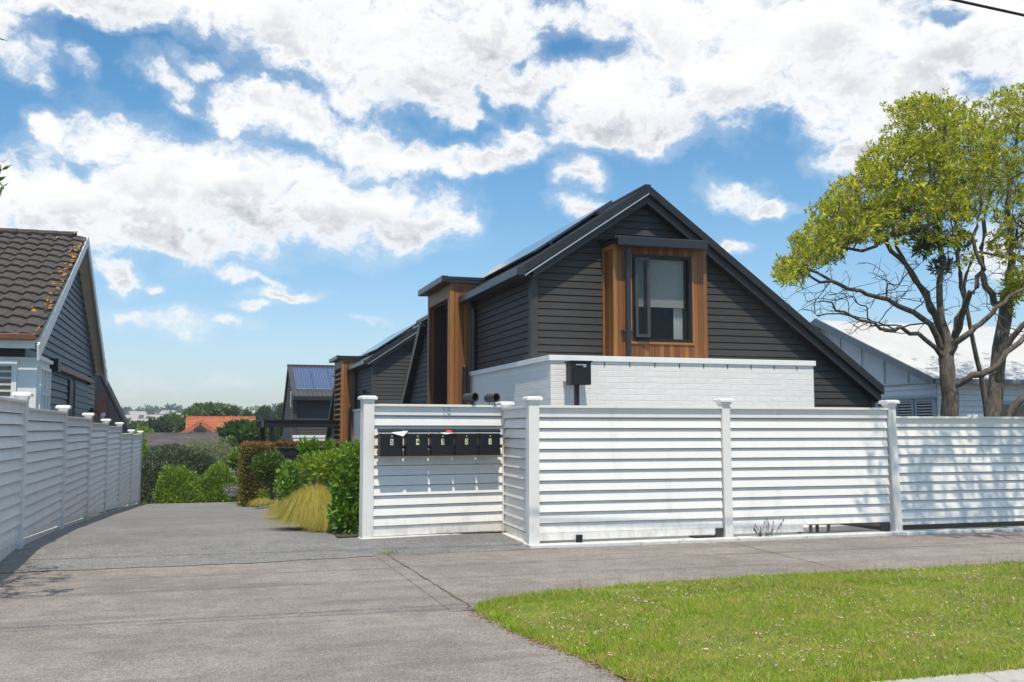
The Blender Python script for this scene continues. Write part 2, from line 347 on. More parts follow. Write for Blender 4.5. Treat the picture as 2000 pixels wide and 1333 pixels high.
# ---- ground materials
def asphalt(name, a, bcol, speck, fn2=None):
    def fn(b, c, co, p):
        big = b.noise(co, .55, 5, .6); mid = b.noise(co, 3.2, 6, .65); fine = b.noise(co, 170, 3, .7)
        v = b.n('ShaderNodeTexVoronoi'); b.link(co, v.inputs['Vector']); v.inputs['Scale'].default_value = 120
        c = b.mix(b.mapr(b.m('ADD', b.m('MULTIPLY', big, .5), b.m('MULTIPLY', mid, .5)), .38, .62), a, bcol)
        sepc = b.n('ShaderNodeSeparateColor'); b.link(v.outputs['Color'], sepc.inputs[0])
        st = b.mapr(sepc.outputs[0], .1, .95, 1 - speck, 1 + speck * 1.3, False)
        mul = b.n('ShaderNodeVectorMath', operation='SCALE'); b.link(c, mul.inputs[0]); b.link(st, mul.inputs['Scale'])
        c = mul.outputs[0]
        c = b.mix(b.mapr(fine, .6, .75, 0, .4), c, tuple(x * .45 for x in a))
        bp = b.n('ShaderNodeBump'); bp.inputs['Strength'].default_value = .6; bp.inputs['Distance'].default_value = .006
        b.link(b.m('ADD', v.outputs['Distance'], fine), bp.inputs['Height']); b.link(bp.outputs[0], p.inputs['Normal'])
        if fn2: c = fn2(b, c, co)
        return c
    return mat(name, rough=.85, spec=.3, fn=fn)
def path_marks(b, c, co):
    # worn streaks and a reddish stain band where the two surfaces meet
    s = b.n('ShaderNodeSeparateXYZ'); b.link(co, s.inputs[0])
    st = b.noise(b.v('MULTIPLY', co, (.35, 3.5, 1)), 1.6, 6, .7)
    c = b.mix(b.mapr(st, .5, .7, 0, .45), c, (.36, .325, .295))
    c = b.mix(b.mapr(b.noise(b.v('MULTIPLY', co, (.25, 2.2, 1)), 1.1, 5, .65), .52, .66, 0, .4), c, (.15, .132, .125))
    c = b.mix(b.mapr(b.noise(co, .9, 5, .6), .56, .72, 0, .45), c, (.165, .145, .145))
    return c
m_path = asphalt('pinkish_worn_asphalt', (.215, .187, .170), (.30, .264, .238), .34, path_marks)
m_drive = asphalt('blue_grey_chip_seal', (.175, .172, .170), (.235, .228, .222), .5)
m_road = asphalt('dark_road_asphalt', (.06, .06, .062), (.08, .08, .08), .4)
def kerb_fn(b, c, co, p): return b.mix(b.mapr(b.noise(co, 6, 7, .7), .5, .7, 0, .6), c, (.26, .24, .21))
m_kerb = mat('concrete_kerb', (.44, .42, .39), .85, var=.15, vscale=12, bump=.6, bscale=80, fn=kerb_fn)
def soil_fn(b, c, co, p):
    c = b.mix(b.mapr(b.noise(co, 1.6, 5, .6), .4, .65), (.15, .19, .025), (.30, .28, .06))
    return b.mix(b.mapr(b.noise(co, 25, 4, .7), .48, .62, 0, .85), c, (.06, .07, .02))
m_lawn = mat('lawn_soil_and_thatch', rough=.9, fn=soil_fn, bump=.8, bscale=50)
def terr_fn(b, c, co, p):
    c = b.mix(b.mapr(b.noise(co, .03, 6, .6), .4, .6), (.04, .07, .02), (.07, .10, .03))
    return b.mix(b.mapr(b.noise(co, .4, 5, .7), .5, .7, 0, .4), c, (.10, .10, .05))
m_terr = mat('rough_ground', rough=.95, fn=terr_fn)
m_mulch = mat('garden_soil', (.07, .05, .035), .95, var=.4, vscale=20, bump=.8)
m_crack = mat('dirt_in_joint', (.15, .115, .09), .9, var=.4, vscale=30)

# ---------------------------------------------------------------- mesh helpers
WL = {}
def wloc(o):
    while o is not None:
        if o.name in WL: return WL[o.name]
        o = o.parent
    return Vector((0, 0, 0))
def link(name, verts, faces, material, parent=None, smooth=False, mats=None, midx=None, uvs=None):
    me = bpy.data.meshes.new(name); L = wloc(parent)
    V = np.asarray(verts, dtype=float).reshape(-1, 3) - np.array(L)
    if isinstance(faces, np.ndarray):
        nf, k = faces.shape
        me.vertices.add(len(V)); me.vertices.foreach_set('co', V.ravel())
        me.loops.add(nf * k); me.loops.foreach_set('vertex_index', faces.ravel().astype(np.int32))
        me.polygons.add(nf); me.polygons.foreach_set('loop_start', np.arange(0, nf * k, k, dtype=np.int32))
        me.update(calc_edges=True)
    else:
        me.from_pydata([tuple(v) for v in V], [], faces)
    for m in (mats or [material]): me.materials.append(m)
    if midx is not None: me.polygons.foreach_set('material_index', np.asarray(midx, dtype=np.int32))
    if smooth: me.polygons.foreach_set('use_smooth', np.ones(len(me.polygons), dtype=bool))
    if uvs is not None:
        l = me.uv_layers.new(name='UVMap'); l.data.foreach_set('uv', np.asarray(uvs, dtype=float).ravel())
    me.update()
    o = bpy.data.objects.new(name, me); col.objects.link(o)
    if parent is not None: o.parent = parent
    return o
def tag(o, label=None, cat=None, group=None, kind=None):
    if label: o['label'] = label
    if cat: o['category'] = cat
    if group: o['group'] = group
    if kind: o['kind'] = kind
    return o
def thing(name, label, cat, loc=(0, 0, 0), group=None):
    o = bpy.data.objects.new(name, None); col.objects.link(o); o.location = loc; o.empty_display_size = .2
    WL[o.name] = Vector(loc); return tag(o, label, cat, group)
def copy_tree(o, parent=None):
    c = o.copy(); col.objects.link(c); c.parent = parent
    for ch in list(o.children): copy_tree(ch, c)
    return c
class MB:
    def __init__(s): s.v = []; s.f = []; s.mi = []
    def add(s, vs, fs, mi=0):
        b = len(s.v); s.v += [tuple(map(float, v)) for v in vs]; s.f += [tuple(b + i for i in f) for f in fs]; s.mi += [mi] * len(fs); return s
    def box(s, a, b, mi=0):
        (x0, y0, z0), (x1, y1, z1) = a, b
        vs = [(x0, y0, z0), (x1, y0, z0), (x1, y1, z0), (x0, y1, z0), (x0, y0, z1), (x1, y0, z1), (x1, y1, z1), (x0, y1, z1)]
        return s.add(vs, [(0, 3, 2, 1), (4, 5, 6, 7), (0, 1, 5, 4), (1, 2, 6, 5), (2, 3, 7, 6), (3, 0, 4, 7)], mi)
    def fbox(s, O, u, n, a, b, mi=0):
        """box in a frame: O origin, u horizontal axis, n outward axis, third axis up; a, b = (s, out, z)"""
        O = np.array(O, float); u = np.array(u, float); n = np.array(n, float); z = np.array((0, 0, 1.))
        P = [O + u * p[0] + n * p[1] + z * p[2] for p in [(x, y, w) for w in (a[2], b[2]) for (x, y) in ((a[0], a[1]), (b[0], a[1]), (b[0], b[1]), (a[0], b[1]))]]
        return s.add(P, [(0, 3, 2, 1), (4, 5, 6, 7), (0, 1, 5, 4), (1, 2, 6, 5), (2, 3, 7, 6), (3, 0, 4, 7)], mi)
    def prism(s, poly, vec, mi=0):
        """closed prism: polygon (list of 3D points) swept by vec"""
        n = len(poly); P = [np.array(p, float) for p in poly]; Q = [p + np.array(vec, float) for p in P]
        fs = [tuple(range(n)), tuple(range(2 * n - 1, n - 1, -1))]
        fs += [((i + 1) % n, i, n + i, n + (i + 1) % n) for i in range(n)]
        return s.add(P + Q, fs, mi)
    def beam(s, a, b, w, h, up=(0, 0, 1), mi=0):
        a = np.array(a, float); b = np.array(b, float); d = b - a; d /= np.linalg.norm(d)
        r = np.cross(d, up); r /= np.linalg.norm(r); u = np.cross(r, d)
        P = [p + r * x + u * y for p in (a, b) for (x, y) in ((-w / 2, -h / 2), (w / 2, -h / 2), (w / 2, h / 2), (-w / 2, h / 2))]
        return s.add(P, [(0, 3, 2, 1), (4, 5, 6, 7), (0, 1, 5, 4), (1, 2, 6, 5), (2, 3, 7, 6), (3, 0, 4, 7)], mi)
    def tube(s, pts, rad, n=10, mi=0, cap=True):
        pts = [np.array(p, float) for p in pts]; rad = rad if hasattr(rad, '__len__') else [rad] * len(pts); rings = []
        for i, p in enumerate(pts):
            d = pts[min(i + 1, len(pts) - 1)] - pts[max(i - 1, 0)]; d /= np.linalg.norm(d)
            a = np.cross(d, (0, 0, 1)) if abs(d[2]) < .95 else np.cross(d, (1, 0, 0)); a /= np.linalg.norm(a); c = np.cross(d, a)
            rings.append([p + (a * math.cos(t) + c * math.sin(t)) * rad[i] for t in [2 * math.pi * k / n for k in range(n)]])
        vs = [v for rg in rings for v in rg]; fs = []
        for i in range(len(pts) - 1):
            for k in range(n): fs.append((i * n + k, i * n + (k + 1) % n, (i + 1) * n + (k + 1) % n, (i + 1) * n + k))
        if cap: fs += [tuple(range(n - 1, -1, -1)), tuple((len(pts) - 1) * n + k for k in range(n))]
        return s.add(vs, fs, mi)
    def build(s, name, material, parent=None, smooth=False, bevel=0, mats=None, label=None):
        o = link(name, s.v, s.f, material, parent, smooth, mats, s.mi if mats else None)
        if bevel:
            md = o.modifiers.new('bevel', 'BEVEL'); md.width = bevel; md.segments = 2; md.limit_method = 'ANGLE'
        if label: o['label'] = label
        return o
def clip(poly, z, keep_above):
    out = []
    for i in range(len(poly)):
        a, b = poly[i], poly[(i + 1) % len(poly)]
        ia = (a[1] >= z) if keep_above else (a[1] <= z); ib = (b[1] >= z) if keep_above else (b[1] <= z)
        if ia: out.append(a)
        if ia != ib:
            t = (z - a[1]) / (b[1] - a[1]); out.append((a[0] + (b[0] - a[0]) * t, z))
    return out
def boards(mb, O, u, n, poly, pitch, lap, z0=None, base=0.0, jit=0.0, gap=.012):
    """lapped weatherboards over a convex outline poly[(s, z)], a dark groove under each board"""
    O = np.array(O, float); u = np.array(u, float); n = np.array(n, float); up = np.array((0, 0, 1.))
    zmin = min(p[1] for p in poly); zmax = max(p[1] for p in poly)
    z = zmin if z0 is None else z0
    while z > zmin: z -= pitch
    while z < zmax - 1e-4:
        c = clip(clip(poly, z, True), z + pitch - gap, False)
        j = rnd.uniform(-jit, jit)
        if len(c) >= 3:
            off = lambda q: base + (lap + j) * (1 - (q[1] - z) / pitch)
            P = [O + u * q[0] + up * q[1] + n * off(q) for q in c]
            mb.add(P, [tuple(range(len(P)))])
            lo = [q for q in c if abs(q[1] - z) < 1e-6]
            if len(lo) >= 2:
                a = min(q[0] for q in lo); b = max(q[0] for q in lo)
                Q = [O + u * a + up * z + n * (base + lap + j), O + u * b + up * z + n * (base + lap + j), O + u * b + up * z + n * (base - .03), O + u * a + up * z + n * (base - .03)]
                mb.add(Q, [(3, 2, 1, 0)])
        c = clip(clip(poly, z + pitch - gap - .01, True), z + pitch + .004, False)
        if len(c) >= 3: P = [O + u * q[0] + up * q[1] + n * (base - .03) for q in c]; mb.add(P, [tuple(range(len(P)))])
        z += pitch
    return mb

# ---------------------------------------------------------------- ground
def gz(x, y):
    xs = [-50, 12, 13.5, 17.4, 21, 25, 29, 33.7, 38.5, 41, 46, 60, 90, 200, 350, 600, 900]
    zs = [0, 0, .05, -.08, -.26, -.455, -.67, -.92, -1.18, -1.42, -2.3, -4.2, -6.5, -9, -5, 2.5, 6]
    z = float(np.interp(y, xs, zs))
    k = min(1, max(0, (x - 1.5) / 3)) * min(1, max(0, (y - 14) / 10)) * (1 - min(1, max(0, (y - 50) / 25)))
    return z + k * min(.7, max(0, -z) * .75)
xs = np.concatenate([np.linspace(-400, -30, 14), np.linspace(-24, 26, 51), np.linspace(30, 500, 16)])
ys = np.concatenate([np.array([-60, -20, 0, 4.9]), np.linspace(5.6, 60, 110), np.linspace(64, 150, 22), np.linspace(160, 700, 34)])
V = []; 
for y in ys:
    for x in xs:
        z = gz(x, y) - .03 if y > 5.3 else -.16
        if y > 120: z += 1.5 * math.sin(x * .013 + y * .01) * min(1, (y - 120) / 200)
        if y > 120: z += max(0, 4 * (min(1, (y - 120) / 300))) * math.exp(-((x + 150) / 200) ** 2)
        V.append((x, y, z))
nx = len(xs); Fq = [(j * nx + i, j * nx + i + 1, (j + 1) * nx + i + 1, (j + 1) * nx + i) for j in range(len(ys) - 1) for i in range(nx - 1)]
tag(link('terrain', V, Fq, m_terr), kind='structure')
def sheet(name, pts_rows, material, lift=0.0):
    V = []; F = []
    n = len(pts_rows[0])
    for row in pts_rows: V += [(x, y, gz(x, y) + lift if z is None else z) for (x, y, z) in row]
    for j in range(len(pts_rows) - 1):
        for i in range(n - 1): F.append((j * n + i, j * n + i + 1, (j + 1) * n + i + 1, (j + 1) * n + i))
    return tag(link(name, V, F, material), kind='structure')
road = MB().box((-60, -14, -.3), (80, 5.05, -.125)); tag(road.build('road', m_road), kind='structure')
# vehicle crossing + footpath : one worn asphalt surface, from the channel to the boundary
yb = lambda x: float(np.interp(x, [-8, -1.96, .6, 2.1, 4, 12, 40], [11.6, 11.75, 11.8, 12.02, 12.07, 12.07, 12.07]))
rows = []
for t in np.linspace(0, 1, 16):
    row = []
    for x in np.linspace(-14, 2.9, 40):
        y0, y1 = 5.0, yb(x); y = y0 + (y1 - y0) * t
        row.append((x, y, -.10 + .10 * min(1, (y - 5) / .7)))
    rows.append(row)
sheet('vehicle_crossing', rows, m_path)
rows = [[(x, 8.2 + (yb(x) - 8.2) * t, .004) for x in np.linspace(2.0, 40, 60)] for t in np.linspace(0, 1, 6)]
sheet('footpath', rows, m_path)
# chip-seal drive running down the side of the houses, with its apron in front of the letterboxes
rows = []
for y in list(np.linspace(11.5, 14.2, 10)) + list(np.linspace(14.8, 44, 60)):
    xl = -2.1; xr = float(np.interp(y, [11.5, 13.4, 14.2, 15, 18, 24, 38, 44], [4.3, 4.3, 4.3, 2.35, 1.75, 2.2, 3.0, 3.0]))
    row = []
    for x in np.linspace(-2.15, xr, 60):
        yy = max(y, yb(x) - .04 + .02 * math.sin(x * 7) + .012 * math.sin(x * 19)) if y < 12.5 else y
        row.append((x, yy, None))
    rows.append(row)
sheet('driveway', rows, m_drive, .006)
# grass berm between path and kerb
bx = [2.19, 2.30, 2.45, 2.75, 3.21, 3.9, 5.52, 8.58, 14, 40]; by = [8.27, 8.42, 8.52, 8.66, 8.84, 8.97, 9.12, 9.12, 9.15, 9.2]
lx = [(8.27, 2.19), (7.9, 2.18), (7.26, 2.23), (6.8, 2.30), (6.33, 2.40), (5.64, 2.47), (5.38, 2.6)]
def berm_left(y): return float(np.interp(y, [p[0] for p in lx][::-1], [p[1] for p in lx][::-1]))
def berm_top(x): return float(np.interp(x, bx, by)) + .02 * math.sin(x * 5) + .012 * math.sin(x * 13 + 1)
rows = []
for t in np.linspace(0, 1, 30):
    row = []
    for s in np.concatenate([np.linspace(0, .25, 40), np.linspace(.27, 1, 40)]):
        x = 2.19 + s * 37.8; top = berm_top(x); y = 5.17 + (top - 5.17) * t
        xx = max(x, berm_left(y) + .02 * math.sin(y * 9))
        e = max(0, min(1, (top - y) / .12, (xx - berm_left(y)) / .12, (y - 5.17) / .08))
        row.append((xx, y, -.012 + .035 * e ** .6 + .006 * e * math.sin(xx * 3.1) * math.sin(y * 2.7)))
    rows.append(row)
sheet('lawn', rows, m_lawn)
k = MB()
kp = [(4.98, -.13), (5.0, -.05), (5.03, -.01), (5.19, .012), (5.19, -.2), (5.0, -.2)]
xk = [2.35, 2.9, 3.6] + list(np.arange(4.6, 40, 1.2))
for i in range(len(xk) - 1):
    a, b = xk[i], xk[i + 1] - .006
    za = -.10 if i == 0 else (-.04 if i == 1 else 0)
    k.prism([(a, y, z) for (y, z) in kp], (b - a, 0, 0))
tag(k.build('kerb', m_kerb), kind='structure')
kl = MB(); kl.prism([(2.35, y, z) for (y, z) in kp], (-.01, 0, 0))
# patio behind the street fence, garden soil beds
tag(MB().box((4.1, 12.42, -.05), (9.45, 14.7, .03)).build('patio', pave), kind='structure')
tag(MB().box((9.46, 12.4, -.05), (34, 30, .02)).build('garden_soil', m_mulch), kind='structure')
soil = []
for y in np.linspace(13.6, 40, 40):
    xl = float(np.interp(y, [13.6, 15, 18, 24, 40], [1.75, 1.85, 1.65, 2.0, 2.6]))
    soil.append([(x, y, None) for x in np.linspace(xl, 4.8, 8)])
sheet('garden_bed', soil, m_mulch, .02)
# joints and crack in the asphalt
c = MB()
def crackline(pts, w, z=.0115, n=26):
    pts = [np.array(p, float) for p in pts]; P = []
    for i in range(len(pts) - 1):
        for t in np.linspace(0, 1, n, endpoint=False): P.append(pts[i] + (pts[i + 1] - pts[i]) * t)
    P.append(pts[-1]); d = pts[-1] - pts[0]; d /= np.linalg.norm(d); nn = np.array((-d[1], d[0])); L = []; Rr = []
    for p in P:
        q = p + nn * rnd.uniform(-.012, .012); ww = w * rnd.uniform(.35, 1.3); L.append(q - nn * ww); Rr.append(q + nn * ww)
    vs = [(a[0], a[1], z) for a in L] + [(a[0], a[1], z) for a in Rr]; m = len(P)
    c.add(vs, [(i, i + 1, m + i + 1, m + i) for i in range(m - 1)])
crackline([(2.15, 12.03), (2.2, 8.35)], .008)
crackline([(6.7, 12.03), (6.55, 9.15)], .006); crackline([(10.9, 12.03), (9.7, 9.15)], .007)
crackline([(-1.7, 11.4), (-2.05, 9.3)], .007)
c = c.build('pavement_joints', m_crack); tag(c, kind='structure')
# debris on the ground
V = []; F = []
def flat_leaf(x, y, z, s):
    a = rnd.uniform(0, 6.28); b = len(V); d = np.array((math.cos(a), math.sin(a), 0)); e = np.array((-d[1], d[0], 0)); p = np.array((x, y, z))
    V.extend([p - d * s, p + e * s * .4 + (0, 0, s * .3), p + d * s, p - e * s * .4]); F.append((b, b + 1, b + 2, b + 3))
for i in range(330):
    t = rnd.random(); y = 5.4 + t * 2.9; flat_leaf(berm_left(y) + rnd.gauss(-.01, .035), y, .015, rnd.uniform(.008, .022))
for i in range(60): flat_leaf(rnd.uniform(-2, 9), rnd.uniform(6, 12), .014, rnd.uniform(.005, .013))
for i in range(25): flat_leaf(rnd.gauss(4.05, .08), rnd.gauss(13.7, .12), .06, .025)
for i in range(50): flat_leaf(rnd.uniform(4.2, 11), 12.02 + rnd.gauss(0, .03), .014, rnd.uniform(.006, .016))
tag(link('fallen_leaves', V, F, deadleaf), 'scatter of dry brown leaves along the lawn edge and path', 'leaf litter', kind='stuff')

# ---------------------------------------------------------------- lawn grass and clover
def blades(name, pts, h0, h1, w, material, lean=.5, parent=None):
    n = len(pts); a = rng.uniform(0, 2 * np.pi, n); h = rng.uniform(h0, h1, n); l = rng.uniform(0, lean, n); b = rng.uniform(0, 2 * np.pi, n)
    d = np.stack([np.cos(a), np.sin(a), 0 * a], 1) * w; t = np.stack([np.cos(b) * l * h, np.sin(b) * l * h, h], 1)
    v = np.stack([pts - d, pts + d, pts + t], 1).reshape(-1, 3); f = np.arange(n * 3).reshape(-1, 3)
    return link(name, v, f, material, parent)
P = []
N = 300000
X = 2.1 + rng.beta(1.0, 1.8, N) * 13; Yv = rng.uniform(5.17, 9.2, N)
top = np.interp(X, bx, by) + .02 * np.sin(X * 5) + .012 * np.sin(X * 13 + 1) + rng.normal(0, .015, N); lft = np.interp(Yv, [p[0] for p in lx][::-1], [p[1] for p in lx][::-1]) + rng.normal(0, .015, N)
ok = (Yv < top) & (X > lft) & (X / np.maximum(Yv, .1) < 1.15)
X, Yv = X[ok], Yv[ok]; pts = np.stack([X, Yv, np.full(len(X), .008)], 1)
patch = np.sin(X * 2.3 + 1) * np.sin(Yv * 3.1) + .5 * np.sin(X * 6.1) * np.sin(Yv * 5.3 + 2)
tall = patch > .35
g = blades('lawn_grass', pts[~tall], .02, .05, .0032, lf_grass, 1.3); tag(g, 'short sunlit green grass of the roadside lawn', 'grass', kind='stuff')
g = blades('lawn_grass_tufts', pts[tall], .02, .07, .0030, lf_grass, 1.1); tag(g, 'longer tufts of grass in patches across the roadside lawn', 'grass', kind='stuff')
# straggling seed heads along the far edge
sx = rng.uniform(2.3, 9, 260); sy = np.interp(sx, bx, by) - rng.uniform(-.03, .25, 260)
g = blades('grass_seed_heads', np.stack([sx, sy, np.full(260, .02)], 1), .06, .17, .0022, lf_pale, .35); tag(g, 'thin pale grass seed heads along the back edge of the lawn', 'grass', kind='stuff')
# dry thatch lying in patches, and tall pale stems standing in the lawn
n = 42000; dx = rng.uniform(2.2, 10.5, n); dy = rng.uniform(5.2, 9.1, n); pk = np.sin(dx * 3.3 + 2) * np.sin(dy * 4.1) + .6 * np.sin(dx * 9 + 1) * np.sin(dy * 11) + rng.normal(0, .35, n)
ok = (pk > .55) & (dy < np.interp(dx, bx, by) - .02) & (dx > np.interp(dy, [p[0] for p in lx][::-1], [p[1] for p in lx][::-1]) + .02)
lf_dry = leafmat('dry_thatch_blade', [(0, (.22, .12, .04)), (.5, (.40, .26, .10)), (1, (.60, .50, .24))], .1)
g = blades('dry_thatch', np.stack([dx[ok], dy[ok], np.full(ok.sum(), .022)], 1), .015, .035, .004, lf_dry, 2.2); tag(g, 'dry brown thatch showing in patches through the lawn', 'grass', kind='stuff')
n = 900; dx = rng.uniform(2.6, 8.8, n); dy = rng.uniform(6.2, 9.0, n); ok = (dy < np.interp(dx, bx, by)) & (np.sin(dx * 2.1 + .5) * np.sin(dy * 2.9) + rng.normal(0, .2, n) > .55)
g = blades('tall_grass_stems', np.stack([dx[ok], dy[ok], np.full(ok.sum(), .02)], 1), .08, .2, .0028, lf_pale, .4); tag(g, 'tall pale dry grass stems standing in the lawn', 'grass', kind='stuff')
# clover: little tufted balls
n = 1300; cx = rng.uniform(2.2, 11, n * 2) * rng.uniform(.75, 1, n * 2); cy = rng.uniform(5.4, 9.1, n * 2)
ok = (cy < np.interp(cx, bx, by)) & (cx > np.interp(cy, [p[0] for p in lx][::-1], [p[1] for p in lx][::-1]) + .05) & ((np.sin(cx * 1.9) * np.sin(cy * 2.3 + 1) + rng.normal(0, .5, n * 2)) > -.1)
V = []; F = []
for x0_, y0_ in zip(cx[ok][:n], cy[ok][:n]):
    for q in range(rnd.choice((1, 1, 2, 3))):
        x = x0_ + rnd.gauss(0, .018) * q; y = y0_ + rnd.gauss(0, .018) * q
        r = rnd.uniform(.004, .0115); z = rnd.uniform(.03, .052); b = len(V); jx = [rnd.uniform(.6, 1.3) for _ in range(6)]
        V += [(x + r * jx[0], y, z), (x, y + r * jx[1], z), (x - r * jx[2], y, z), (x, y - r * jx[3], z), (x, y, z + r * jx[4] * .8), (x, y, z - r)]
        F += [(b, b + 1, b + 4), (b + 1, b + 2, b + 4), (b + 2, b + 3, b + 4), (b + 3, b, b + 4), (b + 1, b, b + 5), (b + 2, b + 1, b + 5), (b + 3, b + 2, b + 5), (b, b + 3, b + 5)]
tag(link('clover_flowers', V, F, petal_w, smooth=True), 'pinkish white clover flowers dotted all over the lawn', 'clover', kind='stuff')
# weeds at the joints
def weed(x, y, z, s, label, n=60):
    p = np.stack([rng.normal(x, s, n), rng.normal(y, s * .6, n), np.full(n, z)], 1)
    tag(blades('weed_tuft', p, .01, .05, .004, lf_lime, 1.2), label, 'weed', kind='stuff')
weed(2.15, 12.05, .015, .06, 'small bright green weed tuft at the end of the path crack')
weed(11.3, 12.3, .04, .12, 'green weeds sprouting under the right end of the fence', 120)
# dandelion-like dark tuft at far right of lawn
weed(8.55, 9.1, .02, .07, 'leafy green weed clump at the far right corner of the lawn', 160)

# ---------------------------------------------------------------- fences
def fence_post(parent, x, y, z0, z1, ang, w=.115, m=None, lean=0.0):
    u = np.array((math.cos(ang), math.sin(ang), 0)); n = np.array((math.sin(ang), -math.cos(ang), 0)); h = w / 2; O = (x, y, 0)
    mb = MB()
    vs = []
    for z in (z0, z1 - .06):
        k = lean * (1 - (z - z0) / (z1 - z0))
        for (a, b) in ((-h, -h), (h, -h), (h, h), (-h, h)): vs.append(np.array(O) + u * (a + k) - n * b + np.array((0, 0, z)))
    mb.add(vs, [(0, 3, 2, 1), (4, 5, 6, 7), (0, 1, 5, 4), (1, 2, 6, 5), (2, 3, 7, 6), (3, 0, 4, 7)])
    po = mb.build('post', m or white, parent, bevel=.004)
    cp = MB(); a = .215 / 2
    cp.fbox(O, u, n, (-a * .72, -a * .72, z1 - .075), (a * .72, a * .72, z1 - .045)); cp.fbox(O, u, n, (-a, -a, z1 - .045), (a, a, z1 - .012))
    q = a * .8; top = [np.array(O) + u * i * q + n * j * q + np.array((0, 0, z1 + .008)) for i, j in ((-1, -1), (1, -1), (1, 1), (-1, 1))]
    bot = [np.array(O) + u * i * a + n * j * a + np.array((0, 0, z1 - .012)) for i, j in ((-1, -1), (1, -1), (1, 1), (-1, 1))]
    cp.add(bot + top, [(4, 5, 6, 7), (0, 1, 5, 4), (1, 2, 6, 5), (2, 3, 7, 6), (3, 0, 4, 7)])
    cp.build('cap', capwhite, po, bevel=.006)
def fence_panel(parent, A, B, z0, z1, pitch=.134, lap=.036, m=None, plinth=None, front=1, bottom=None, rail_over=.045):
    """boards between points A and B (x, y); bottom = (zA, zB) sloping lower edge"""
    A = np.array((*A, 0.)); B = np.array((*B, 0.)); L = np.linalg.norm(B - A); u = (B - A) / L; n = np.array((u[1], -u[0], 0)) * front
    ang = 0; m = m or white
    zb = bottom or (z0, z0)
    mb = MB(); boards(mb, A, u, n, [(0, zb[0]), (L, zb[1]), (L, z1 - .03), (0, z1 - .03)], pitch, lap, z0=z1 - .03 - .125 - pitch * 30, base=-.005, jit=.002)
    mb.fbox(A, u, n, (0, -.05, max(zb)), (L, -.038, z1 - .03))
    mb.build('panel', m, parent)
    r = MB(); r.fbox(A, u, n, (0, -.06, z1 - .032), (L, .075, z1)); r.fbox(A, u, n, (0, .0, z1 - .15), (L, .034, z1 - .032))
    r.build('rail', m, parent, bevel=.003)
    if plinth:
        p = MB(); q = plinth
        P = [A + u * s + n * o + np.array((0, 0, z)) for (s, z) in ((q[0], q[2]), (q[1], q[3]), (q[1], q[5]), (q[0], q[4])) for o in (.004, .03)]
        p.add(P, [(1, 3, 5, 7), (6, 4, 2, 0), (0, 2, 3, 1), (2, 4, 5, 3), (4, 6, 7, 5), (6, 0, 1, 7)])
        p.build('plinth_board', m, parent)
# street fence
SF = thing('street_fence', 'tall white weatherboard fence with capped posts running along the footpath', 'fence', (6.7, 12.25, 0))
fx = [4.05, 6.80, 9.47]
for i, x in enumerate(fx): fence_post(SF, x, 12.27, .03, 1.905, 0, .14 if i == 0 else .12, lean=(0, .02, .06)[i])
fence_panel(SF, (4.12, 12.27), (6.74, 12.27), .18, 1.80, plinth=(0, 2.62, .082, .088, .178, .176))
fence_panel(SF, (6.86, 12.27), (9.41, 12.27), .18, 1.80, plinth=(0, 1.12, .085, .085, .176, .176))
MB().box((3.96, 12.1, -.02), (9.55, 12.36, .048)).build('concrete_footing', whitecon, SF, bevel=.012)
MB().box((4.62, 12.2, .05), (4.70, 12.23, .145)).build('vent_block', blackmetal, SF)
MB().box((9.26, 12.235, .05), (9.38, 12.27, .17)).build('bracket', plastic, SF); MB().box((6.62, 12.235, .05), (6.74, 12.27, .17)).build('bracket', plastic, SF)
LFn = thing('low_fence', 'lower white weatherboard fence dappled with tree shadow at the right', 'fence', (11, 12.25, 0))
fence_panel(LFn, (9.53, 12.27), (12.6, 12.27), .13, 1.68, pitch=.131)
fence_post(LFn, 12.66, 12.27, .03, 1.80, 0)
fence_panel(LFn, (12.72, 12.27), (15.6, 12.27), .13, 1.68, pitch=.131)
MB().box((9.56, 12.1, -.02), (15.7, 12.36, .046)).build('concrete_footing', whitecon, LFn, bevel=.012)
# letterbox fence with its return
ML, MR = np.array((2.12, 13.5)), np.array((4.14, 13.81)); CR = np.array((4.05, 12.27))
MF = thing('letterbox_fence', 'short white fence section set back beside the drive that holds the letterboxes', 'fence', (3.1, 13.7, 0))
ma = math.atan2(*(MR - ML)[::-1])
fence_post(MF, ML[0], ML[1], .03, 1.935, ma, .15); fence_post(MF, MR[0], MR[1], .03, 1.88, ma, .10)
mu = (MR - ML) / np.linalg.norm(MR - ML)
fence_panel(MF, ML + mu * .075, MR - mu * .05, .16, 1.835, plinth=(0, 1.91, .07, .07, .158, .158))
ru = (CR - MR) / np.linalg.norm(CR - MR)
fence_panel(MF, MR + ru * .05, CR - ru * .07, .16, 1.80, plinth=(0, 1.42, .07, .05, .158, .158))
mb = MB(); ln = np.array((mu[1], -mu[0]))
mb.fbox((*ML, 0), (*mu, 0), (*ln, 0), (-.09, -.1, -.02), (2.08, .1, .062)); rn = np.array((ru[1], -ru[0]))
mb.fbox((*MR, 0), (*ru, 0), (*rn, 0), (-.02, -.1, -.02), (1.47, .1, .058)); mb.build('concrete_footing', whitecon, MF, bevel=.012)
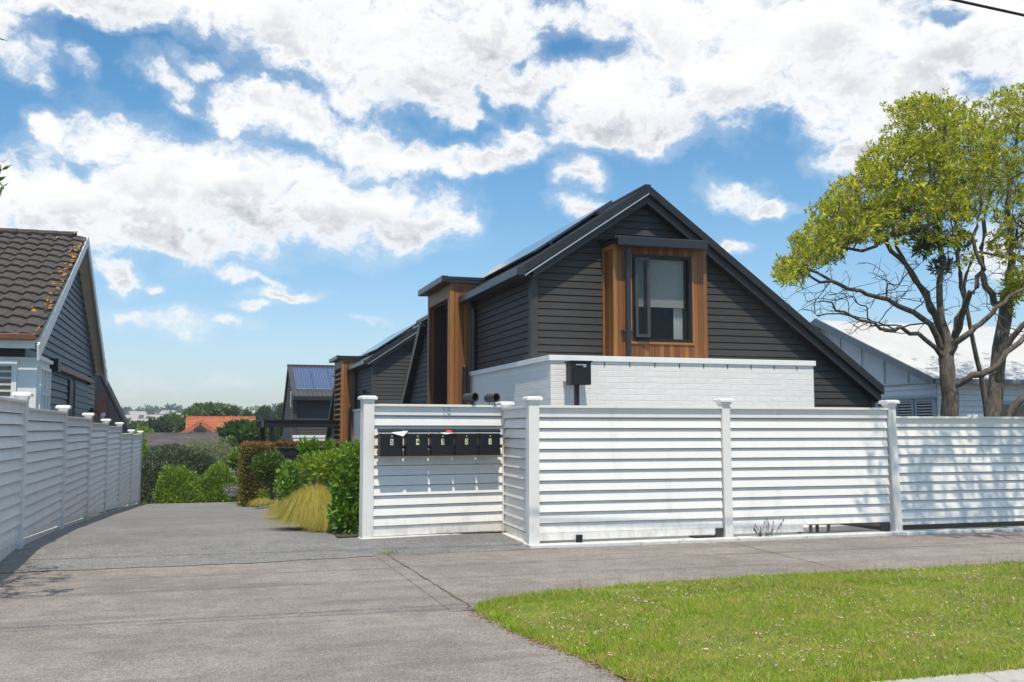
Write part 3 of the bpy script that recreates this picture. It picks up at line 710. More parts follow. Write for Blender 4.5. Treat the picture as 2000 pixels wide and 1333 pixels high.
# house number in white on white on the top board
def text_mesh(name, s, size, depth, material, parent, O, u, n, center=True):
    cu = bpy.data.curves.new(name, 'FONT'); cu.body = s; cu.size = size; cu.extrude = depth; cu.align_x = 'CENTER'; cu.align_y = 'CENTER'
    to = bpy.data.objects.new(name + '_tmp', cu); col.objects.link(to); dg = bpy.context.evaluated_depsgraph_get(); dg.update()
    me = bpy.data.meshes.new_from_object(to.evaluated_get(dg)); bpy.data.objects.remove(to); 
    co = np.empty(len(me.vertices) * 3); me.vertices.foreach_get('co', co); co = co.reshape(-1, 3)
    u = np.array(u, float); n = np.array(n, float); L = np.array(wloc(parent))
    W3 = np.array(O, float) + co[:, :1] * u + co[:, 1:2] * np.array((0, 0, 1.)) + co[:, 2:3] * n - L
    me.vertices.foreach_set('co', W3.ravel()); me.materials.clear(); me.materials.append(material); me.name = name; me.update()
    o = bpy.data.objects.new(name, me); col.objects.link(o); o.parent = parent; return o
numm = mat('grey_white_numeral', (.50, .52, .53), .5)
p0 = ML + mu * 1.13
text_mesh('house_number', '16', .14, .004, numm, MF, (*(p0 + ln * .04), 1.745), (*mu, 0), (*ln, 0))
# neighbour's fence stepping down the drive
NF = thing('stepped_fence', 'grey-white boarded fence stepping downhill along the left of the drive', 'fence', (-2.15, 12, 0))
py_ = [9.95, 13.58, 17.43, 21.13, 24.9, 28.9, 33.7, 38.5]; bz = [.09, .087, -.083, -.26, -.455, -.666, -.923, -1.2]; cz = [2.0, 1.942, 1.865, 1.80, 1.72, 1.666, 1.467, 1.423]
for i, y in enumerate(py_): fence_post(NF, -2.12, y, bz[i] - .1, cz[i], R(90), .13, m=greyfence)
for i in range(len(py_) - 1):
    t = cz[i + 1] - .10
    b0, b1 = bz[i] + .16, bz[i + 1] + .16
    y0, y1 = py_[i] + .065, py_[i + 1] - .065
    fence_panel(NF, (-2.12, y0), (-2.12, y1), min(b0, b1), t, m=greyfence, lap=.045, bottom=(b0, b1), plinth=(0, y1 - y0, b0 - .08, b1 - .08, b0, b1))
pl = MB()
for i in range(len(py_) - 1): 
    y0, y1 = py_[i], py_[i + 1]
    P = [(-2.17, y0, bz[i] - .3), (-2.17, y1, bz[i + 1] - .3), (-2.17, y1, bz[i + 1] + .045), (-2.17, y0, bz[i] + .045)]
    pl.prism(P[::-1], (.055, 0, 0))
pl.build('concrete_plinth', whitecon, NF)

# ---------------------------------------------------------------- letterboxes on the fence
n3 = np.array((*ln, 0)); u3 = np.array((*mu, 0))
def letterbox(s, num, w=.315, h=.40):
    base = np.array((*(ML + mu * s), 0)) + n3 * .155
    # top and bottom from the photo: 842 .. 893
    zt, zb_ = 1.50, 1.135
    t = thing('letterbox', {'5': 'black letterbox numbered 5, with a white envelope in its slot', '4': 'black letterbox numbered 4, second from the left', '3': 'black letterbox numbered 3, with red and white mail in its slot',
              '2': 'black letterbox numbered 2, second from the right', '1': 'black letterbox numbered 1, against the fence corner post'}[num], 'letterbox', tuple(base + np.array((0, 0, zb_))), 'numbered letterboxes on the white fence')
    D = .115; hw = w / 2
    body = MB(); body.fbox(base, u3, n3, (-hw, 0, zb_), (hw, D, zt - .06)); body.build('body', blackmetal, t, bevel=.004)
    lid = MB(); P = [base + u3 * a + n3 * o + np.array((0, 0, z)) for a in (-hw - .006, hw + .006) for (o, z) in ((-.0, zt - .052), (D + .014, zt - .052), (D + .014, zt - .035), (D - .03, zt), (0, zt))]
    lid.add(P, [(0, 1, 2, 3, 4), (9, 8, 7, 6, 5)] + [(i, 5 + i, 5 + (i + 1) % 5, (i + 1) % 5) for i in range(5)]); lid.build('lid', blackmetal, t, bevel=.003)
    MB().fbox(base, u3, n3, (-hw + .02, D, zt - .068), (hw - .02, D + .005, zt - .062)).build('flap_edge', silver, t)
    lk = MB(); c0 = base + n3 * D + np.array((0, 0, zt - .10)); lk.tube([c0, c0 + n3 * .012], .013, 12); lk.build('lock', silver, t)
    sl = MB().fbox(base, u3, n3, (-.021, D + .001, zt - .215), (.021, D + .005, zt - .135)).build('number_plate', label, t)
    text_mesh('numeral', num, .078, .0015, ink, sl, base + n3 * (D + .007) + np.array((0, 0, zt - .175)), u3, n3)
    return base
def s_at(px):      # distance along the fence of the point whose box front shows at this column
    d = ray(px, 870); o2 = ML + ln * .27; A = np.array([[d[0], -mu[0]], [d[1], -mu[1]]]); return float(np.linalg.solve(A, o2)[1])
S = {k: s_at(p) for k, p in (('5', 765), ('4', 815.5), ('3', 864.5), ('2', 911), ('1', 957))}
LB = {k: letterbox(v, k) for k, v in S.items()}
for z in (1.385, 1.235):
    MB().fbox((*ML, 0), u3, n3, (.09, .120, z), (1.93, .150, z + .035)).build('letterbox_rail', blackmetal, MF)
for s_ in (.25, 1.0, 1.75): MB().fbox((*ML, 0), u3, n3, (s_, .0, 1.22), (s_ + .03, .119, 1.43)).build('rail_bracket', blackmetal, MF)
# mail sticking out
b5 = LB['5'] + n3 * .10
mb = MB(); P = [b5 + u3 * x + n3 * o + np.array((0, 0, z)) for (x, o, z) in ((-.02, .02, 1.452), (.18, .14, 1.475), (.15, -.02, 1.46), (-.02, .02, 1.449), (.18, .14, 1.472), (.15, -.02, 1.457), (.12, .13, 1.40), (.13, .06, 1.41))]
mb.add(P, [(0, 1, 2), (5, 4, 3), (0, 2, 5, 3), (1, 0, 3, 4), (2, 1, 4, 5), (3, 6, 4), (3, 7, 6)]); tag(mb.build('envelope', paper), 'white folded envelope poking out of letterbox number 5', 'mail')
b3 = LB['3'] + n3 * .10
mb = MB(); P = [b3 + u3 * x + n3 * o + np.array((0, 0, z)) for (x, o, z) in ((-.06, .01, 1.449), (.13, .05, 1.452), (.10, .10, 1.445), (.02, .09, 1.43))]
mb.add(P + [p - np.array((0, 0, .004)) for p in P], [(0, 1, 2, 3), (7, 6, 5, 4), (0, 3, 7, 4), (3, 2, 6, 7), (2, 1, 5, 6)]); t = mb.build('flyer', paper); tag(t, 'red and white printed flyer poking out of letterbox number 3', 'mail')
mb = MB(); P = [b3 + u3 * x + n3 * o + np.array((0, 0, z)) for (x, o, z) in ((.02, .06, 1.455), (.06, .02, 1.485), (.12, .03, 1.48), (.10, .09, 1.452))]
mb.add(P + [p - np.array((0, 0, .003)) for p in P], [(0, 1, 2, 3), (7, 6, 5, 4), (0, 3, 7, 4), (3, 2, 6, 7)]); mb.build('red_cover', redpaper, t)
# two newspaper tubes on the top rail
for i, s in enumerate((1.505, 1.835)):
    base = np.array((*(ML + mu * s), 1.835))
    t = thing('newspaper_tube', ('black ribbed newspaper tube on a block on the fence rail, nearer the timber window box', 'black ribbed newspaper tube on thin wire legs on the fence rail, beside the corner post')[i], 'newspaper tube', tuple(base), 'newspaper tubes on the fence')
    d = np.array((.42, -.90, 0)); d /= np.linalg.norm(d); c0 = base + np.array((0, 0, .105)) + n3 * .0
    mb = MB(); N_ = 24; r = .062; prof = []
    L0, L1_ = -.10, .11
    prof.append((L0, .0)); prof.append((L0, r * .93))
    for q in np.linspace(L0 + .01, L1_ - .01, 17): prof.append((q, r * (1.0 if int((q - L0) * 60) % 2 else .94)))
    prof += [(L1_ - .005, r * 1.06), (L1_, r * 1.06), (L1_, r * .92), (L1_ - .02, r * .88), (L0 + .03, r * .86), (L0 + .03, 0.0)]
    a = np.array((-d[1], d[0], 0)); up = np.array((0, 0, 1.)); vs = []
    for (q, rr) in prof:
        for kk in range(N_):
            an = 2 * math.pi * kk / N_; vs.append(c0 + d * q + (a * math.cos(an) + up * math.sin(an)) * max(rr, .0005))
    fs = [(j * N_ + kk, (j + 1) * N_ + kk, (j + 1) * N_ + (kk + 1) % N_, j * N_ + (kk + 1) % N_) for j in range(len(prof) - 1) for kk in range(N_)]
    mb.add(vs, fs); mb.build('tube', plastic, t)
    if i == 0: MB().fbox(base, u3, n3, (-.05, -.04, 0), (.05, .04, .05)).build('mounting_block', plastic, t)
    else:
        w = MB()
        for sx_ in (-1, 1): w.tube([base + d * .05 * 0 + u3 * sx_ * .055 + n3 * .02, base + u3 * sx_ * .025 + np.array((0, 0, .05))], .005, 6)
        w.tube([base + u3 * -.07 + n3 * .02 + np.array((0, 0, .004)), base + u3 * .07 + n3 * .02 + np.array((0, 0, .004))], .004, 6)
        w.build('wire_leg', blackmetal, t)
# box on a pole in front of the white brick wall
t = thing('post_box', 'black box with a silver slot on a black pole by the white brick wall', 'letterbox', (5.05, 13.2, .03))
b = MB().box((4.90, 13.12, 2.115), (5.20, 13.34, 2.445)); b.build('body', blackmetal, t, bevel=.008)
b = MB().box((4.885, 13.1, 2.43), (5.215, 13.36, 2.452)); b.build('lid', blackmetal, t, bevel=.005)
b = MB().box((4.97, 13.105, 2.385), (5.12, 13.12, 2.40)).box((5.08, 13.108, 2.36), (5.12, 13.12, 2.385)); b.build('slot_trim', silver, t)
b = MB().box((4.99, 13.2, .03), (5.05, 13.26, 2.115)); b.build('pole', blackmetal, t)

# low frame and drain slab seen under the fence
t = thing('bench', 'low brown timber bench glimpsed through the gap under the street fence', 'bench', (8.2, 12.33, .03))
for (x0, y0) in ((8.13, 12.30), (8.42, 12.30), (8.13, 12.58), (8.42, 12.58)): MB().box((x0, y0, .03), (x0 + .035, y0 + .035, .165)).build('leg', ruststeel, t)
MB().box((8.11, 12.29, .165), (9.24, 12.64, .185)).build('top', ruststeel, t)
tag(MB().box((6.30, 12.22, .05), (6.62, 12.38, .072)).build('drain_cover', blackmetal, bevel=.004), 'flat black cover lying in the gap under the street fence', 'drain cover')
# lavender plant against the fence
t = thing('lavender_plant', 'small lavender plant with violet spikes at the foot of the street fence', 'plant', (7.3, 12.14, .03))
V = []; F = []; Vf = []; Ff = []; stems = MB()
for i in range(26):
    x = 7.3 + rnd.gauss(0, .11); hh = rnd.uniform(.04, .17) if i < 18 else rnd.uniform(.16, .26); tip = np.array((x + rnd.gauss(0, .05), 12.14 + rnd.gauss(0, .02), .04 + hh)); b0 = np.array((7.3 + (x - 7.3) * .7, 12.15, .04))
    stems.tube([b0, (b0 + tip) / 2 + (0, 0, .01), tip], .0025, 4)
    for j in range(9):
        q = b0 + (tip - b0) * rnd.uniform(.2, .85); a = rnd.uniform(0, 6.28); dd = np.array((math.cos(a), math.sin(a) * .5, rnd.uniform(.2, 1))) * rnd.uniform(.02, .035); e = np.array((dd[1], -dd[0], .2 * dd[2])) * .25
        kx = len(V); V += [q, q + dd / 2 + e, q + dd, q + dd / 2 - e]; F.append((kx, kx + 1, kx + 2, kx + 3))
    if i > 14:
        for j in range(6):
            q = tip + np.array((0, 0, -.007 * j)); r = .007; kx = len(Vf); Vf += [q + (r, 0, 0), q + (0, 0, r * 1.5), q - (r, 0, 0), q - (0, 0, r * 1.5)]; Ff.append((kx, kx + 1, kx + 2, kx + 3))
stems.build('stem', twigm, t); link('foliage', V, F, lf_grey, t); tag(link('flower_spikes', Vf, Ff, petal_v, t), kind='stuff')

# ---------------------------------------------------------------- charcoal house
def charcoal_house(name, lab, dy, dz, detail=True, XL=4.82):
    o = thing(name, lab, 'house', (XL + 3, 14.6 + dy, dz - .5))
    T = lambda x, y, z: (x, y + dy, z + dz)
    XR, XP, ZE, ZP, ZR = 10.95, 6.69, 3.88, 5.28, 2.16
    k1 = (ZP - ZE) / (XP - XL + .2); k2 = (ZP - ZR) / (XR - XP)
    # front gable, in convex pieces round the window box
    w = MB(); O = T(0, 14.6, 0); u = (1, 0, 0); n = (0, -1, 0); zt = lambda x: (ZP - .10 - k1 * (XP - x)) if x < XP else (ZP - .10 - k2 * (x - XP))
    boards(w, O, u, n, [(XL, -.6), (6.0, -.6), (6.0, zt(6.0)), (XL, zt(XL))], .112, .013, z0=0)
    boards(w, O, u, n, [(7.58, -.6), (XR, -.6), (XR, zt(XR)), (7.58, zt(7.58))], .112, .013, z0=0)
    boards(w, O, u, n, [(6.0, 4.3), (7.58, 4.3), (7.58, zt(7.58)), (XP, zt(XP)), (6.0, zt(6.0))], .112, .013, z0=0)
    # left wall with the steep rear end
    O2 = T(XL, 0, 0); n2 = (-1, 0, 0); u2 = (0, 1, 0)
    boards(w, O2, u2, n2, [(14.6, -.6), (22.2, -.6), (22.2, ZE - .03), (14.6, ZE - .03)], .112, .013, z0=0)
    boards(w, O2, u2, n2, [(22.2, -.6), (25.9, -.6), (25.9, .75), (22.2, ZE - .03)], .112, .013, z0=0)
    w.build('wall', charcoal, o)
    ins = MB(); ins.prism([T(XL + .03, 14.63, -.6), T(XR - .03, 14.63, -.6), T(XR - .03, 14.63, zt(XR) - .06), T(XP, 14.63, zt(XP) - .06), T(XL + .03, 14.63, zt(XL) - .06)][::-1], (0, 10.5, 0))
    for bb_ in ((T(XL - .03, 14.56, -.6), T(XL + .075, 14.7, ZE - .02)), (T(XR - .06, 14.565, -.6), T(XR + .02, 14.7, zt(XR) + .02))): MB().box(*bb_).build('corner_board', chartrim, o, bevel=.003)
    # roof planes
    rf = MB(); Yr0, Yr1 = 14.36, 20.3
    e = .09
    A = [T(XL - .24, Yr0, ZE), T(XP, Yr0, ZP), T(XP, Yr1, ZP), T(XL - .24, 22.3, ZE)]
    rf.prism(A, (0, 0, e * .6)); B = [T(XP, Yr0, ZP), T(XR + .02, Yr0, ZP - k2 * (XR + .02 - XP)), T(XR + .02, 24.4, ZP - k2 * (XR + .02 - XP)), T(XP, Yr1, ZP)]
    rf.prism(B, (0, 0, e * .6))
    rf.add([T(XL - .12, 22.3, ZE + .03), T(XP, Yr1, ZP + .05), T(XR + .1, 24.4, 2.3), T(XL - .12, 26.0, .75)], [(0, 1, 2, 3)])
    if detail:
        for y in np.arange(Yr0 + .25, 20.2, .2):      # roofing ribs
            rf.beam(T(XL - .24, y, ZE + .07), T(XP - .02, y, ZP + .06), .03, .03)
    rf.build('roof', steelroof, o)
    bg = MB()
    def edge(a, b, y0, y1, off0, off1):
        # board hung along a roof edge from a to b (x, z)
        bg.prism([T(a[0], y0, a[1] - off0), T(b[0], y0, b[1] - off0), T(b[0], y0, b[1] - off1), T(a[0], y0, a[1] - off1)][::-1], (0, y1 - y0, 0))
    a0 = (XL - .24, ZE + .08); p0_ = (XP, ZP + .08); r0 = (XR + .04, ZP + .08 - k2 * (XR + .04 - XP))
    edge(a0, p0_, Yr0 - .01, Yr0 + .05, -.01, .13); bg.build('barge_board', barge, o); bg = MB(); edge(p0_, r0, Yr0 - .01, Yr0 + .05, -.01, .13); bg.build('barge_board', barge, o); bg = MB()
    edge((XL - .05, ZE + .2 * k1 - .02), (XP, ZP + .0), Yr0 + .05, 14.58, .03, .20); edge((XP, ZP), (XR + .02, ZP - k2 * (XR + .02 - XP)), Yr0 + .05, 14.58, .03, .20)
    bg.build('verge_trim', barge, o); bg = MB(); bg.beam(T(XL - .1, 22.28, ZE - .02), T(XL - .1, 25.95, .78), .12, .16)
    bg.build('barge_board', barge, o); bg = MB(); bg.beam(T(XP, Yr0 + .02, ZP + .085), T(XP, Yr1, ZP + .085), .10, .03)
    bg.build('ridge_cap', barge, o)
    ed = MB(); ed.prism([T(a0[0] + .04, Yr0 - .022, a0[1] - .128), T(p0_[0], Yr0 - .022, p0_[1] - .128), T(p0_[0], Yr0 - .022, p0_[1] - .15), T(a0[0] + .04, Yr0 - .022, a0[1] - .15)][::-1], (0, .012, 0))
    ed.build('barge_glint_strip', glintpaint, o)  # pale strip paints the sun's glint on the left barge edge
    gt = MB(); gt.box(T(XL - .33, 14.33, ZE - .06), T(XL - .2, 18.0 if detail else 22, ZE + .07)); gt.box(T(XL - .2, 14.4, ZE - .06), T(XL - .02, 22, ZE - .045)); gt.build('gutter', steelblk, o, bevel=.008)
    # solar panels on rails
    nP = 5; k = k1; Ls = 1.62; ax = math.atan(k)
    dx, dz_ = math.cos(ax), math.sin(ax)
    rail = MB()
    for i in range(nP):
        y0 = 15.0 + i * 1.0; x0, z0 = 4.98, 4.33
        P = [T(x0, y0, z0), T(x0 + dx * Ls, y0, z0 + dz_ * Ls), T(x0 + dx * Ls, y0 + .98, z0 + dz_ * Ls), T(x0, y0 + .98, z0)]
        sp = MB(); sp.prism(P, (dz_ * .035 * 1, 0, -dx * .035)); sp.build('solar_panel', solardark, o)
        for f in (.25, .75):
            pass
    for f in (.2, .8):
        x = 4.98 + dx * Ls * f; z = 4.33 + dz_ * Ls * f
        rail.beam(T(x, 14.95, z - .06), T(x, 20.0, z - .06), .04, .04)
        for y in np.arange(15.1, 20, .98): rail.beam(T(x + .02, y, z - .2), T(x, y, z - .06), .03, .03)
    rail.build('panel_rail', steelblk, o)
    # white brick base wall in front
    bw = MB(); bw.box(T(4.73, 13.5, -.3), T(9.05, 13.72, 2.47)); bw.box(T(4.73, 13.722, -.3), T(4.93, 18.2, 2.47)); bw.build('brick_wall', paintbrick, o)
    cp = MB(); cp.box(T(4.70, 13.47, 2.47), T(9.08, 13.76, 2.55)); cp.box(T(4.70, 13.762, 2.47), T(4.97, 18.2, 2.55)); cp.box(T(4.97, 13.762, 2.40), T(9.05, 14.56, 2.44)); cp.build('coping', capwhite, o, bevel=.006)
    for x in np.arange(5.15, 9.0, .40): MB().box(T(x, 13.494, 2.40), T(x + .012, 13.5, 2.468)).build('drain_slot', plastic, o)
    # front window box (cedar)
    bx0, bx1, by0, bz0, bz1 = 6.0, 7.58, 14.15, 2.45, 4.36
    c = MB(); wx0, wx1, wz0, wz1 = 6.285, 7.315, 2.84, 4.20
    c.box(T(bx0, by0, bz0), T(wx0, 14.6, bz1)); c.box(T(wx1, by0, bz0), T(bx1, 14.6, bz1)); c.box(T(wx0, by0 + .0, bz0), T(wx1, 14.6, wz0)); c.box(T(wx0, by0, wz1), T(wx1, 14.6, bz1))
    wb = c.build('window_box', cedar, o)
    tr = MB(); tr.box(T(bx0 - .02, by0 - .012, bz0), T(bx0 + .035, by0 + .03, bz1 - .02)); tr.box(T(bx0 - .02, by0 + .4, bz0), T(bx0 - .001, 14.6, bz1 - .02)); tr.box(T(bx0 - .02, by0 + .03, bz1 - .08), T(bx0 - .001, by0 + .4, bz1 - .02))
    tr.box(T(wx0 - .03, by0 - .02, wz0 - .035), T(wx1 + .03, by0 + .02, wz0 - .001)); tr.box(T(wx0 - .03, by0 - .015, wz0), T(wx0, by0 + .02, wz1)); tr.box(T(wx1, by0 - .015, wz0), T(wx1 + .03, by0 + .02, wz1))
    tr.build('trim', cedartrim, wb)
    rb = MB(); rb.prism([T(bx0 - .08, 13.92, 4.385), T(bx0 - .08, 14.9, 4.47), T(bx0 - .08, 14.9, 4.52), T(bx0 - .08, 13.92, 4.435)], (bx1 - bx0 + .06, 0, 0))
    rb.box(T(bx0 - .06, 14.0, 4.362), T(bx1 - .03, 14.58, 4.384)); rb.build('canopy', steelblk, wb)
    g = MB(); g.box(T(bx0 - .04, 13.88, 4.28), T(bx1 - .11, 14.0, 4.42)); g.build('gutter', steelblk, wb, bevel=.01)
    dp = MB(); dp.tube([T(6.20, 13.98, 4.30), T(6.20, 14.09, 4.2), T(6.20, 14.09, 2.45)], .04, 12); dp.box(T(6.10, 14.07, 2.98), T(6.28, 14.15, 3.0)); dp.build('downpipe', darkpipe, wb, smooth=False)
    fr = MB(); fy = by0 + .05; t_ = .05
    def ring(m_, x0, x1, z0, z1, t, y0, y1):
        m_.box(T(x0, y0, z0), T(x0 + t, y1, z1)); m_.box(T(x1 - t, y0, z0), T(x1, y1, z1)); m_.box(T(x0 + t, y0, z0), T(x1 - t, y1, z0 + t)); m_.box(T(x0 + t, y0, z1 - t), T(x1 - t, y1, z1))
    ring(fr, wx0, wx1, wz0, wz1, t_, by0 - .01, by0 + .09); fr.box(T(6.53, by0 - .005, wz0 + t_), T(6.59, by0 + .09, wz1 - t_))
    win = fr.build('window', blackmetal, o, bevel=.003)
    MB().box(T(6.59, by0 + .05, wz0 + t_), T(wx1 - t_, by0 + .056, wz1 - t_)).build('pane', glass, win)
    # casement ajar, hinged on the left
    sa = MB(); ang = R(14); h0 = np.array(T(wx0 + t_, by0 - .02, 0)); su = np.array((math.cos(ang), -math.sin(ang), 0)); sn = np.array((math.sin(ang), math.cos(ang), 0)) * -1
    Wd = .23
    for (a_, b_) in (((0, 0, wz0 + .06), (.045, .035, wz1 - .06)), ((Wd - .045, 0, wz0 + .06), (Wd, .035, wz1 - .06)), ((.045, 0, wz0 + .06), (Wd - .045, .035, wz0 + .11)), ((.045, 0, wz1 - .11), (Wd - .045, .035, wz1 - .06))):
        sa.fbox(h0 + np.array((0, 0, dz)) * 0, su, sn, (a_[0], a_[1], a_[2] + dz), (b_[0], b_[1], b_[2] + dz))
    ss = sa.build('casement', plastic, win)
    sg = MB(); sg.fbox(h0, su, sn, (.045, .012, wz0 + .11 + dz), (Wd - .045, .018, wz1 - .11 + dz)); sg.build('casement_pane', glass, win)
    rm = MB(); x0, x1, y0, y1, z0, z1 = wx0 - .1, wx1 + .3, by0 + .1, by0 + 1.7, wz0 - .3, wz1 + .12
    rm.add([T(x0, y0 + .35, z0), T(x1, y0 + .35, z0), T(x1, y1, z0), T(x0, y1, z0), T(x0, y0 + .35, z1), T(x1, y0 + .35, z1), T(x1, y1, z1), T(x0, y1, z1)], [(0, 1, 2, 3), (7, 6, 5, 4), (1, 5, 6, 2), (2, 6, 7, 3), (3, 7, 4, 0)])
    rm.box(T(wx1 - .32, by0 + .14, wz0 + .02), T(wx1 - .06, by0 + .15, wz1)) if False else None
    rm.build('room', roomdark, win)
    bl = MB(); bl.box(T(wx0 + .03, by0 + .13, 3.42), T(wx1 - .08, by0 + .135, wz1 - .03)); bl.box(T(wx0 + .03, by0 + .125, 3.40), T(wx1 - .08, by0 + .145, 3.42)); bl.build('blind', blindm, win)
    ct = MB()
    for i in range(5): ct.tube([T(wx1 - .20 + i * .03, by0 + .22 + (i % 2) * .02, wz0 - .1), T(wx1 - .20 + i * .03, by0 + .22 + (i % 2) * .02, wz1)], .02, 8)
    ct.build('curtain', curtain, win)
    # side window box (cedar) with deep reveal
    sx0, sy0, sy1, sz1 = 4.34, 18.0, 19.95, 4.2
    s = MB(); s.box(T(sx0, sy0, -.6), T(5.6, sy0 + .13, sz1)); s.box(T(sx0, sy1 - .13, -.6), T(5.6, sy1, sz1)); s.box(T(sx0, sy0 + .13, sz1 - .26), T(5.6, sy1 - .13, sz1))
    sb = s.build('side_window_box', cedar, o)
    tr = MB(); tr.box(T(sx0 - .012, sy0 - .012, -.6), T(sx0 + .07, sy0 + .02, sz1)); tr.box(T(sx0 - .012, sy0 - .014, sz1 - .06), T(5.3, sy0 - .001, sz1 - .0)); tr.box(T(sx0 - .012, sy0 + .13 - .05, -.6), T(sx0 - .001, sy0 + .15, sz1 - .26)); tr.build('trim', cedartrim, sb)
    rv = MB(); rv.box(T(4.70, sy0 + .131, -.6), T(4.74, sy1 - .131, sz1 - .261)); rv.box(T(sx0 + .10, sy1 - .155, -.6), T(4.70, sy1 - .131, sz1 - .26)); rv.box(T(sx0 + .10, sy0 + .131, sz1 - .285), T(4.70, sy1 - .156, sz1 - .261)); rv.build('reveal', brownwood if detail else cedartrim, sb)  # nearest house: recess shade is put into the dark brown lining
    gl = MB(); gl.box(T(4.60, sy0 + .7, .2), T(4.65, sy1 - .5, sz1 - .27)); gl.build('side_window', dimglass, sb)
    rb = MB(); rb.box(T(sx0 - .10, sy0 - .10, sz1 + .06), T(5.45, sy1 + .08, sz1 + .11)); rb.box(T(sx0 - .09, sy0 - .09, sz1), T(5.3, sy1 + .07, sz1 + .06)); rb.build('canopy', steelblk, sb)
    g = MB(); g.box(T(sx0 - .19, sy0 - .12, sz1 + .0), T(sx0 - .08, sy1 + .1, sz1 + .12)); g.build('gutter', steelblk, sb, bevel=.01)
    if not detail:   # timber slats across the reveal
        sl = MB()
        for z in np.arange(.5, sz1 - .3, .17): sl.box(T(sx0 + .01, sy0 + .14, z), T(sx0 + .05, sy1 - .14, z + .06))
        sl.build('slat_screen', cedartrim, sb)
    d = MB(); d.tube([T(XL - .17, 17.85, ZE - .05), T(XL - .07, 17.85, ZE - .2), T(XL - .07, 17.85, 2.55)], .045, 10); d.build('downpipe', darkpipe, o)
    d = MB(); d.tube([T(4.66, 18.3, 2.62), T(4.62, 18.0, 2.62), T(4.60, 17.9, 2.55), T(4.60, 17.9, .2)], .05, 10); d.build('vent_pipe', blackmetal, o)
    sm = MB(); sm.box(T(XL - .12, 15.9, 3.02), T(XL - .01, 16.0, 3.1)) if not detail else None
    if not detail: 
        sm.build('outdoor_lamp', blackmetal, o)
    return o
charcoal_house('charcoal_house', 'charcoal gabled house with a cedar framed window, nearest the street', 0, 0, True)
charcoal_house('charcoal_house', 'second charcoal gabled house with a cedar slat screen, farther down the drive', 15.1, -.42, False)

# third charcoal house, its roof slope and solar panels facing the street
o = thing('charcoal_house', 'farthest charcoal house with a row of blue solar panels on the roof', 'house', (6, 46, -1.2))
x0, x1, y0 = 3.85, 11.5, 45.0; zE, zR, yR = 2.95, 4.40, 47.9
w = MB(); boards(w, (0, y0, 0), (1, 0, 0), (0, -1, 0), [(x0, 1.2), (x1, 1.2), (x1, zE), (x0, zE)], .13, .02)
boards(w, (x0, 0, 0), (0, 1, 0), (-1, 0, 0), [(y0, -1.5), (51.8, -1.5), (51.8, 1.2), (yR, zR - .1), (y0, zE - .02)], .13, .02); w.build('wall', charcoal, o)
w = MB(); w.box((x0 - .05, y0 - .35, -1.5), (x1, y0 - .02, 1.12)); w.build('brick_base', paintbrick, o); MB().box((x0 - .08, y0 - .38, 1.12), (x1, y0 - .02, 1.22)).build('coping', capwhite, o)
r_ = MB(); r_.prism([(x0 - .1, y0 - .3, zE - .12), (x1, y0 - .3, zE - .12), (x1, yR, zR), (x0 - .1, yR, zR)], (0, 0, .07)); r_.prism([(x0 - .1, yR, zR), (x1, yR, zR), (x1, 52, 1.1), (x0 - .1, 52, 1.1)], (0, 0, .07))
for x in np.arange(x0, x1, .2): r_.beam((x, y0 - .28, zE - .02), (x, yR, zR + .09), .04, .04)
r_.build('roof', steelroof, o)
MB().box((x0 - .12, y0 - .42, zE - .2), (x1, y0 - .3, zE - .03)).build('gutter', steelblk, o)
MB().beam((x0 - .12, yR, zR + .05), (x1, yR, zR + .05), .2, .1).build('ridge_cap', steelroof, o)
MB().box((x0 - .1, y0 - .1, 1.2), (x0 + .1, y0 + .02, zE - .1)).build('corner_board', chartrim, o)
MB().box((x0 - .04, 46.3, 2.3), (x0 - .02, 46.7, 3.2)).build('side_window', dimglass, o)
MB().box((x0 - .05, 45.5, 1.0), (x0 - .02, 45.9, 2.6)).build('cedar_panel', cedartrim, o)
MB().box((x0 + 2.1, y0 - .5, 1.25), (x0 + 2.2, y0 - .04, 1.4)).build('wall_lamp', blackmetal, o)
sl_ = (zR - (zE - .12)) / (yR - (y0 - .3))
for i in range(5):
    xa = x0 + .10 + i * .80; ya, yb2 = y0 + .35, yR - .45; za = zE - .12 + sl_ * (ya - y0 + .3) + .14; zb2 = zE - .12 + sl_ * (yb2 - y0 + .3) + .14
    vs = [(xa, ya, za), (xa + .77, ya, za), (xa + .77, yb2, zb2), (xa, yb2, zb2)]; vs2 = [(a, b, c - .05) for a, b, c in vs]
    link('solar_panel', vs + vs2, [(0, 1, 2, 3), (7, 6, 5, 4), (0, 4, 5, 1), (1, 5, 6, 2), (2, 6, 7, 3), (3, 7, 4, 0)], solar, o, uvs=[(0, 0), (1, 0), (1, 1), (0, 1)] + [(0, 0)] * 20)

# ---------------------------------------------------------------- pergola and dark garden fence
t = thing('pergola', 'black flat pergola frame in front of the farthest charcoal house', 'pergola', (3.2, 34, -.5))
PZ = 1.80
MB().box((2.05, 33.9, PZ - .25), (5.2, 34.02, PZ - .04)).build('beam', blackmetal, t); MB().box((1.8, 36.2, PZ - .25), (5.2, 36.3, PZ - .04)).build('beam', blackmetal, t)
MB().box((1.9, 33.85, PZ - .04), (5.2, 36.35, PZ)).build('roof_sheet', blackmetal, t); MB().box((1.93, 33.9, PZ - .25), (2.05, 36.3, PZ - .04)).build('beam', blackmetal, t)
for (x, y) in ((2.10, 33.95), (1.93, 36.2), (4.40, 33.95), (4.5, 36.2)): MB().box((x, y, -.6), (x + .17, y + .14, PZ - .25)).build('post', blackmetal, t)
t = thing('slat_fence', 'low black slatted garden fence below the pergola', 'fence', (3.3, 32, -.5))
mb = MB()
for z in np.arange(-.45, .85, .16): mb.box((2.05, 32.0, z), (5.2, 32.03, z + .12))
